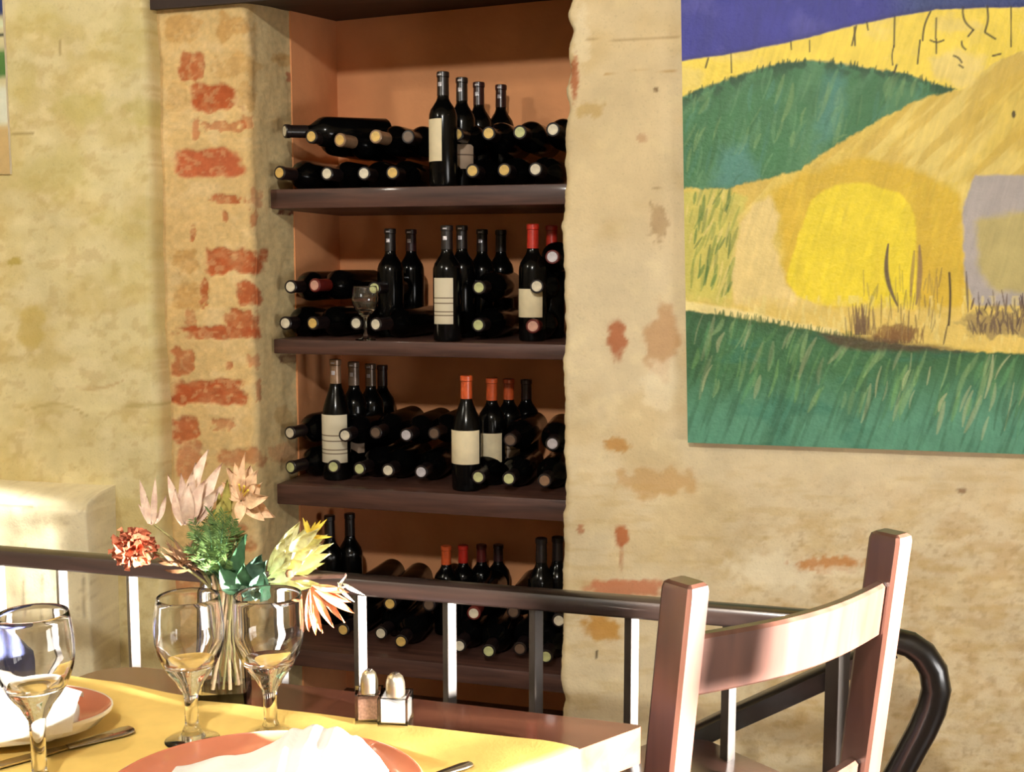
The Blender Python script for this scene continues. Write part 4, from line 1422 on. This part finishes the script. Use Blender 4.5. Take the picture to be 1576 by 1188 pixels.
# ------------------------------------------------------------------ the chair
CH = .935
pR, pL = atZ(1372, 818, CH), atZ(1056, 893, CH)
bd = Vector((pR.x - pL.x, pR.y - pL.y, 0))
cw = bd.length
bd.normalize()
fac = Vector((-bd.y, bd.x, 0))               # the way the sitter faces
mid = (pR + pL) / 2
lean = .11                                    # how far the tops lean back over the seat
seat_o = Vector((mid.x, mid.y, 0)) + fac * (lean * (CH - .45))
chair = thing('dining_chair', 'dark stained wooden chair with curved top rail, pushed in at the table end', 'chair', (seat_o.x, seat_o.y, 0), math.atan2(bd.y, bd.x))
hw = cw / 2
PW, PD = .040, .056


def post_pts(z):
    if z >= .45:
        return -lean * (z - .45)
    return -(.45 - z) * .10


for sx in (-1, 1):
    b = MB()
    zsq = [0, .1, .25, .45, .6, .75, CH - .012, CH - .004, CH]
    V, Fc = [], []
    secp = []
    for z in zsq:
        k = 1.0 if z < CH - .01 else (.93 if z < CH - .002 else .72)
        tk = .8 + .2 * min(1, z / .45)
        secp.append([(sx * hw + x * PW / 2 * k * tk, post_pts(z) + y * PD / 2 * k * tk, z) for x, y in ((-1, -.8), (-.8, -1), (.8, -1), (1, -.8), (1, .8), (.8, 1), (-.8, 1), (-1, .8))])
    n = 8
    for s_ in secp:
        V += s_
    for i in range(len(secp) - 1):
        for j in range(n):
            Fc.append((i * n + j, i * n + (j + 1) % n, (i + 1) * n + (j + 1) % n, (i + 1) * n + j))
    Fc.append(tuple(reversed(range(n))))
    Fc.append(tuple((len(secp) - 1) * n + j for j in range(n)))
    b.add(V, Fc).build('back_post', 'chair', chair, sharp=30)
    MB().sweep([(sx * hw * .98, .37, 0), (sx * hw * .98, .37, .435)], [(-.018, -.018), (.018, -.018), (.018, .018), (-.018, .018)], up=(1, 0, 0)).build('front_leg', 'chair', chair)
    MB().box((sx * hw * .98, .19, .20), (.022, .36, .028), .003).build('side_stretcher', 'chair', chair)


def slat(name, z0, z1, bow, yo):
    P1, n = [], 28
    V, Fc = [], []
    for i in range(n + 1):
        u = i / n
        x = (u - .5) * (cw - PW + .012)
        bw_ = -bow * math.sin(PI * u)
        sec_ = []
        for (dy, z) in ((-.011, z0 + .004), (-.007, z0), (.007, z0), (.011, z0 + .004), (.011, z1 - .005), (.006, z1), (-.006, z1), (-.011, z1 - .005)):
            sec_.append((x, post_pts(z) + yo + dy + bw_, z))
        V += sec_
    k = 8
    for i in range(n):
        for j in range(k):
            Fc.append((i * k + j, i * k + (j + 1) % k, (i + 1) * k + (j + 1) % k, (i + 1) * k + j))
    Fc.append(tuple(reversed(range(k))))
    Fc.append(tuple(n * k + j for j in range(k)))
    return MB().add(V, Fc).build(name, 'chair', chair, sharp=30)


zc1 = height_for(Vector((pR.x, pR.y, 0)), 893)
zc0 = zc1 - .088
slat('top_rail', zc0, zc1, .030, -.004)
slat('lower_rail', zc1 - .355, zc1 - .302, .020, .0)
MB().box((0, .19, .445), (cw + .03, .41, .03), .008).build('seat', 'chair', chair)
MB().box((0, .37, .40), (cw - .03, .022, .06), .003).build('front_apron', 'chair', chair)
MB().box((0, .19, .17), (cw - .02, .022, .026), .003).build('cross_stretcher', 'chair', chair)

# navy chair whose backrest shows at the left edge
nb = atZ(-150, 1000, .80)
navy = thing('padded_chair', 'navy padded chair just showing at the left edge behind the napkin', 'chair', (nb.x, nb.y, 0), math.radians(60))
b = MB()
rows = []
for i in range(13):
    u = i / 12
    x = (u - .5) * .36
    row = []
    for (dy, z) in ((-.02, .52), (-.028, .56), (-.028, .76), (-.02, .80), (0, .812), (.02, .80), (.028, .76), (.028, .56), (.02, .52), (0, .51), (-.02, .52)):
        k = 1 - .0 * abs(u - .5)
        edge = 1 - .35 * max(0, abs(u - .5) * 2 - .75) / .25
        zm = .66
        row.append((x, dy * edge, zm + (z - zm) * edge))
    rows.append(row)
b.grid(rows)
b.add(rows[0][:-1], [tuple(range(10))])
b.add(rows[-1][:-1], [tuple(range(10))])
b.build('backrest', 'navy', navy, sharp=60)
MB().box((0, -.22, .44), (.38, .38, .06), .02, None, 4).build('seat', 'navy', navy)
for sx in (-.16, .16):
    for sy in (-.38, -.04):
        MB().box((sx, sy, .205), (.032, .032, .41), .003).build('leg', 'chair', navy)
    MB().box((sx, -.012, .50), (.026, .02, .12), .003).build('back_support', 'chair', navy)

# ------------------------------------------------------------------ the vase and its flowers
vb = atZ(346, 1073, TZ)
vase = thing('glass_vase', 'clear square glass vase holding mixed dried flowers on the table', 'vase', (vb.x, vb.y, TZ), YAW + .12)
VH = height_for(vb, 900)
bo, to = .034, .029


def sq(r, z, ch=.004):
    return [(-r + ch, -r, z), (r - ch, -r, z), (r, -r + ch, z), (r, r - ch, z), (r - ch, r, z), (-r + ch, r, z), (-r, r - ch, z), (-r, -r + ch, z)]


V = sq(bo, 0) + sq(to, VH) + sq(to - .003, VH) + sq(bo - .0035, .016)
Fc = [tuple(reversed(range(8))), tuple(range(24, 32))]
for k in range(3):
    for j in range(8):
        j2 = (j + 1) % 8
        Fc.append((k * 8 + j, k * 8 + j2, (k + 1) * 8 + j2, (k + 1) * 8 + j))
MB().add(V, Fc).build('glass_body', 'glass', vase, smooth=False)
YV = vb.y
VM = Vector((vb.x, vb.y, TZ + VH))            # mouth
foot_n = [0]


def P3(px, py, dy=0.0):
    return atY(px, py, YV + dy)


def stem_to(root, head, mat='stem', r=.0017, spread=None):
    """a stem from the bottom of the vase, through the mouth, to the head"""
    foot_n[0] += 1
    a = foot_n[0] * 2.4
    f_ = Vector((vb.x + .016 * math.cos(a), vb.y + .016 * math.sin(a), TZ + .018))
    d = Vector(head) - VM
    m = VM + Vector((max(-.017, min(.017, d.x * .35)), max(-.015, min(.015, d.y * .35)), -.004))
    root.location = f_
    pts = []
    for i in range(13):
        t = i / 12
        if t < .5:
            u = t * 2
            p_ = f_.lerp(m, u)
        else:
            u = (t - .5) * 2
            c_ = m + Vector((d.x * .25, d.y * .25, max(.02, abs(d.z) * .6)))
            p_ = m * (1 - u) ** 2 + c_ * 2 * u * (1 - u) + Vector(head) * u * u
        pts.append(p_ - f_)
    MB().tube(pts, r, 8).build('stem', mat, root)
    return f_


def flower(name, label, cat='flower'):
    return thing(name, label, cat, (0, 0, 0), 0, 'dried flowers in the vase')


TOCAM = Vector((.25, -.95, .15))
# coral ruffled bloom
fl_ = flower('ruffled_flower', 'coral rust ruffled round bloom hanging at the left of the vase')
hc = P3(207, 843, -.01)
f_ = stem_to(fl_, hc + Vector((.02, .0, 0)))
b = MB()
for k in range(64):
    th, ph = k * 2.39996, math.acos(1 - 2 * (k + .5) / 64)
    dv = Vector((math.sin(ph) * math.cos(th), math.sin(ph) * math.sin(th), math.cos(ph)))
    r_ = .0345 * (.86 + .18 * random.random())
    a_ = hc - f_ + dv * .008
    b.petal(a_, hc - f_ + Vector((dv.x * 1.08, dv.y * .9, dv.z * .92)) * r_, .0115, dv.cross(Vector((random.random() - .5, random.random() - .5, random.random() - .5))), .06, .35, 7, 6, .75, .22, .55)
b.build('petals', 'petal_coral', fl_, sharp=180, weld=False)
MB().lathe([(0, -.012), (.006, -.010), (.009, 0), (.007, .01)], 14, tuple(hc - f_ + Vector((.022, 0, -.004)))).build('calyx', 'husk', fl_)
# brown dried bracts beside it
fl_ = flower('dried_sprig', 'brown dried sprig of papery bracts between the coral bloom and the fern', 'dried flower')
hc = P3(285, 868)
f_ = stem_to(fl_, hc, 'twig')
b = MB()
for k in range(40):
    e_ = P3(random.uniform(238, 330), random.uniform(826, 880), random.uniform(-.03, .02))
    s_ = hc + Vector((random.uniform(-.008, .02), random.uniform(-.008, .008), random.uniform(-.006, .006)))
    b.petal(s_ - f_, e_ - f_, random.uniform(.0014, .004), TOCAM + Vector((random.random() - .5, 0, random.random() - .5)), .12, .2, 6, 3)
b.build('bracts', 'husk', fl_, sharp=180, weld=False)


def petals_from(root, f_, specs, mat, w, nrm=TOCAM, name='petal', **kw):
    for sp_ in specs:
        (x0, y0, x1, y1) = sp_[:4]
        ww = sp_[4] if len(sp_) > 4 else w
        dy = sp_[5] if len(sp_) > 5 else random.uniform(-.012, .012)
        mm = sp_[6] if len(sp_) > 6 else mat
        a_, b_ = P3(x0, y0, 0), P3(x1, y1, dy)
        o = MB().petal(a_ - f_, b_ - f_, ww, nrm + Vector((random.uniform(-.4, .4), 0, random.uniform(-.3, .3))), bend=kw.get('bend', random.uniform(-.12, .12)), cup=kw.get('cup', .35), nu=9, nv=7, wav=kw.get('wav', .1), tip=.08, shape=kw.get('shape', .75))
        o.build(name, mm, root, sharp=180, weld=False)


# pink bloom with upright petals
fl_ = flower('pink_flower', 'pink bloom with tall upright petals at the top of the bouquet')
f_ = stem_to(fl_, P3(290, 806))
petals_from(fl_, f_, [(286, 808, 279, 728, .0085, .01), (290, 806, 302, 712, .0105, .008), (292, 804, 322, 692, .0115, .02), (296, 804, 343, 712, .0105, .016), (286, 804, 259, 730, .0075, .0), (284, 806, 298, 722, .0105, -.016),
                      (296, 806, 336, 752, .010, -.014), (288, 804, 290, 742, .009, -.02), (292, 806, 318, 738, .012, -.006), (298, 800, 352, 740, .008, .02), (282, 808, 270, 752, .007, -.012)], 'petal_pink', .01)
# two slender pale buds
fl_ = flower('pale_bud', 'slender pale pink bud stems rising left of the pink bloom', 'flower bud')
f_ = stem_to(fl_, P3(238, 808))
petals_from(fl_, f_, [(229, 806, 215, 738, .0055), (236, 806, 239, 734, .0045), (232, 806, 226, 762, .005), (240, 806, 256, 762, .0045), (234, 808, 213, 776, .004)], 'petal_pink', .005)
# peach bloom
fl_ = flower('peach_flower', 'peach bloom with curled petals at the upper right of the bouquet')
f_ = stem_to(fl_, P3(372, 768))
petals_from(fl_, f_, [(372, 770, 378, 696, .006, -.012), (374, 770, 398, 722, .011), (374, 768, 386, 716, .012, .01), (376, 772, 424, 796, .011), (374, 772, 408, 802, .009), (374, 770, 414, 764, .012), (372, 768, 352, 720, .010), (370, 770, 344, 742, .009),
                      (372, 770, 368, 806, .008, -.015), (374, 768, 404, 742, .012), (372, 770, 362, 712, .009, .012)], 'petal_peach', .01, wav=.22)
for dx, dy in ((4, -18), (10, -12), (-4, -20)):
    MB().tube([P3(372, 766) - f_, P3(372 + dx, 766 + dy, -.02) - f_], [.0008, .0014], 6).build('stamen', 'stamen', fl_)
# yellow-green bract spike
fl_ = flower('bract_spike', 'yellow-green spike between the pink and the peach blooms', 'flower')
f_ = stem_to(fl_, P3(346, 812))
petals_from(fl_, f_, [(346, 812, 350, 736, .007), (344, 812, 338, 758, .0065), (348, 812, 360, 764, .0065), (346, 812, 344, 770, .008, -.015), (348, 812, 358, 784, .007, -.01), (342, 812, 328, 784, .006)], 'bract', .008, name='bract')
# feathery fern
fl_ = flower('fern_sprig', 'feathery green fern filling the middle of the bouquet', 'fern')
f_ = stem_to(fl_, P3(325, 880))
b, b2 = MB(), MB()
R = random.Random(11)
for k in range(34):
    e_ = P3(R.triangular(274, 376, 322), R.triangular(776, 896, 830), R.uniform(-.045, .03))
    s_ = P3(R.uniform(318, 350), R.uniform(880, 900), R.uniform(-.01, .01))
    bow = Vector((R.uniform(-.01, .01), R.uniform(-.01, .01), R.uniform(0, .014)))
    pts = [s_.lerp(e_, t) + bow * math.sin(PI * t) - f_ for t in (0, .2, .4, .6, .8, 1)]
    b2.tube(pts, [.0009, .0008, .0007, .0006, .0005, .0003], 5)
    for i in range(26):
        t = .25 + .75 * i / 25
        c_ = s_.lerp(e_, t) + bow * math.sin(PI * t) - f_
        dv = (e_ - s_).normalized()
        for sg in (-1, 1):
            sd = dv.cross(Vector((R.uniform(-.4, .4), -1, R.uniform(-.4, .4)))).normalized() * sg
            ln = .013 * math.sin(PI * min(1, .15 + .8 * (1 - t))) + .004
            b.petal(c_, c_ + (sd + dv * R.uniform(.5, 1.1)).normalized() * ln, .00085, TOCAM, .05, .1, 3, 3)
b2.build('frond', 'leaf', fl_, weld=False)
fo = b.build('leaflets', 'fern', fl_, sharp=180, weld=False)
# broad leaves
fl_ = flower('leafy_sprig', 'dark green pointed and broad leaves beside the cream flower', 'leaves')
f_ = stem_to(fl_, P3(380, 905))
petals_from(fl_, f_, [(362, 905, 380, 822, .012, -.004, 'leaf'), (365, 905, 360, 838, .011, .01, 'leaf'), (374, 915, 404, 852, .016, -.012, 'leaf_teal'), (376, 918, 412, 862, .020, -.02, 'leaf_teal'), (384, 908, 376, 866, .014, -.02, 'leaf'), (366, 912, 338, 872, .014, -.012, 'leaf'),
                      (400, 920, 408, 878, .017, -.028, 'leaf_teal'), (378, 915, 400, 905, .016, -.03, 'leaf_teal'), (372, 900, 352, 858, .010, .0, 'leaf')], 'leaf', .012, name='leaf', wav=.12)
# cream flower seen from the side
fl_ = flower('cream_flower', 'large cream yellow flower with long overlapping petals turned to the right')
f_ = stem_to(fl_, P3(418, 905))
sp_ = []
R = random.Random(5)
tips = [(462, 802), (478, 808), (492, 812), (505, 822), (514, 836), (510, 852), (500, 866), (488, 874), (476, 886), (492, 898), (468, 902), (452, 818), (440, 828), (496, 836), (482, 846), (470, 862), (455, 850), (440, 846), (458, 880)]
for i, (x, y) in enumerate(tips):
    ang = i / len(tips)
    x0, y0 = 416 + R.uniform(-3, 6), np.interp(y, [800, 905], [868, 902]) + R.uniform(-3, 3)
    sp_.append((x0, y0, x, y, R.uniform(.0065, .0095), R.uniform(-.03, .015) if i < 13 else -.03))
petals_from(fl_, f_, sp_, 'petal_cream', .008, wav=.06, bend=-.08, cup=.5, shape=1.0)
for (x, y) in ((466, 796), (504, 798), (486, 802), (472, 800), (512, 826), (494, 800)):
    MB().petal(P3(478, 826, -.01) - f_, P3(x, y, -.012) - f_, .0028, TOCAM, .1, .2).build('stamen', 'stamen', fl_, sharp=180, weld=False)
hc = P3(446, 884, -.034) - f_
MB().lathe([(0, -.005), (.005, -.003), (.0065, .002), (.004, .006), (0, .007)], 16, tuple(hc)).build('flower_centre', 'husk', fl_)
# rust coloured drooping flower with a few pale curled petals
fl_ = flower('rust_flower', 'rust brown drooping flower with narrow petals, lowest on the right side of the bouquet')
f_ = stem_to(fl_, P3(478, 902))
petals_from(fl_, f_, [(480, 902, 546, 944, .0055), (480, 902, 541, 926, .0055), (480, 903, 531, 958, .0055), (480, 904, 514, 966, .0055), (479, 905, 497, 974, .0055), (478, 905, 486, 978, .0055), (480, 901, 538, 912, .005), (478, 906, 476, 972, .006)], 'petal_rust', .005, wav=.12, shape=1.1)
petals_from(fl_, f_, [(480, 900, 536, 902, .003), (520, 896, 546, 926, .0028), (528, 898, 562, 916, .0028), (524, 900, 534, 884, .002)], 'petal_white', .003, bend=.25, name='pale_petal')
# bare twig
fl_ = flower('bare_twig', 'short dark bare twig sticking out right of the cream flower', 'twig')
f_ = stem_to(fl_, P3(532, 886, .0), 'twig', .0035)
# pale stems crowding the vase
for k in range(5):
    fl_ = thing('cut_stem', 'pale bare cut stems standing in the clear vase', 'stem', (0, 0, 0), 0, 'bare stems in the vase')
    a = k * 1.31 + .4
    f_ = Vector((vb.x + .020 * math.cos(a), vb.y + .020 * math.sin(a), TZ + .0175))
    t_ = VM + Vector((.015 * math.cos(a + 2.6), .015 * math.sin(a + 2.6), .012 + .004 * k))
    fl_.location = f_
    MB().tube([Vector((0, 0, 0)), (t_ - f_) * .5 + Vector((.002, 0, 0)), t_ - f_], [.0026, .0024, .0020], 9).build('stalk', 'stem_pale', fl_)

# ------------------------------------------------------------------ light
w = bpy.data.worlds.new('sky')
bpy.context.scene.world = w
w.use_nodes = True
bg = w.node_tree.nodes['Background']
bg.inputs['Color'].default_value = (1.0, .97, .94, 1)
bg.inputs['Strength'].default_value = 14.0
pl_ = bpy.data.lights.new('daylight_portal', 'AREA')
pl_.shape = 'RECTANGLE'
pl_.size, pl_.size_y = DZ - DZ0, DY1 - DY0
pl_.cycles.is_portal = True
po = bpy.data.objects.new('daylight_portal', pl_)
C.objects.link(po)
po.location = (x1 + .11, (DY0 + DY1) / 2, (DZ0 + DZ) / 2)
po.rotation_euler = (0, PI / 2, 0)


def lamp(name, loc, target, power, col, size=.10, spot=None, blend=.6):
    l = bpy.data.lights.new(name, 'SPOT' if spot else 'POINT')
    l.energy = power
    l.color = col
    l.shadow_soft_size = size
    if spot:
        l.spot_size = math.radians(spot)
        l.spot_blend = blend
    o = bpy.data.objects.new(name, l)
    C.objects.link(o)
    o.location = loc
    o.rotation_euler = (Vector(target) - Vector(loc)).to_track_quat('-Z', 'Y').to_euler()
    return o


sl = bpy.data.lights.new('low_sun', 'SUN')
sl.energy = 125
sl.color = (1.0, .95, .88)
sl.angle = math.radians(2.7)
so = bpy.data.objects.new('low_sun', sl)
C.objects.link(so)
so.location = (4, 1.6, 1.2)
so.rotation_euler = Vector((-1, .25, -math.sin(math.radians(1.35)))).to_track_quat('-Z', 'Y').to_euler()


WARM = (1.0, .985, .95)
lamp('ceiling_lamp', (-.15, -.55, 2.52), (-.7, D, 1.2), 185, WARM, .07)
lamp('ceiling_lamp', (-2.3, .5, 2.55), (-2.0, D, 1.2), 54, (1.0, .97, .84), .08)

# ------------------------------------------------------------------ camera + render look
cam = bpy.data.cameras.new('camera')
cam.lens = LENS
cam.sensor_width = 36
cam.clip_start = .02
co = bpy.data.objects.new('camera', cam)
C.objects.link(co)
co.location = CAM
co.rotation_euler = FWD.to_track_quat('-Z', 'Y').to_euler()
sc = bpy.context.scene
sc.camera = co
sc.view_settings.view_transform = 'Standard'
sc.view_settings.look = 'None'
sc.view_settings.exposure = 0.08
sc.view_settings.gamma = 1.0
sc.view_settings.use_curve_mapping = False
sc.cycles.use_denoising = True
sc.cycles.max_bounces = 12
sc.cycles.transmission_bounces = 12
sc.cycles.caustics_reflective = False
sc.cycles.sample_clamp_indirect = 8
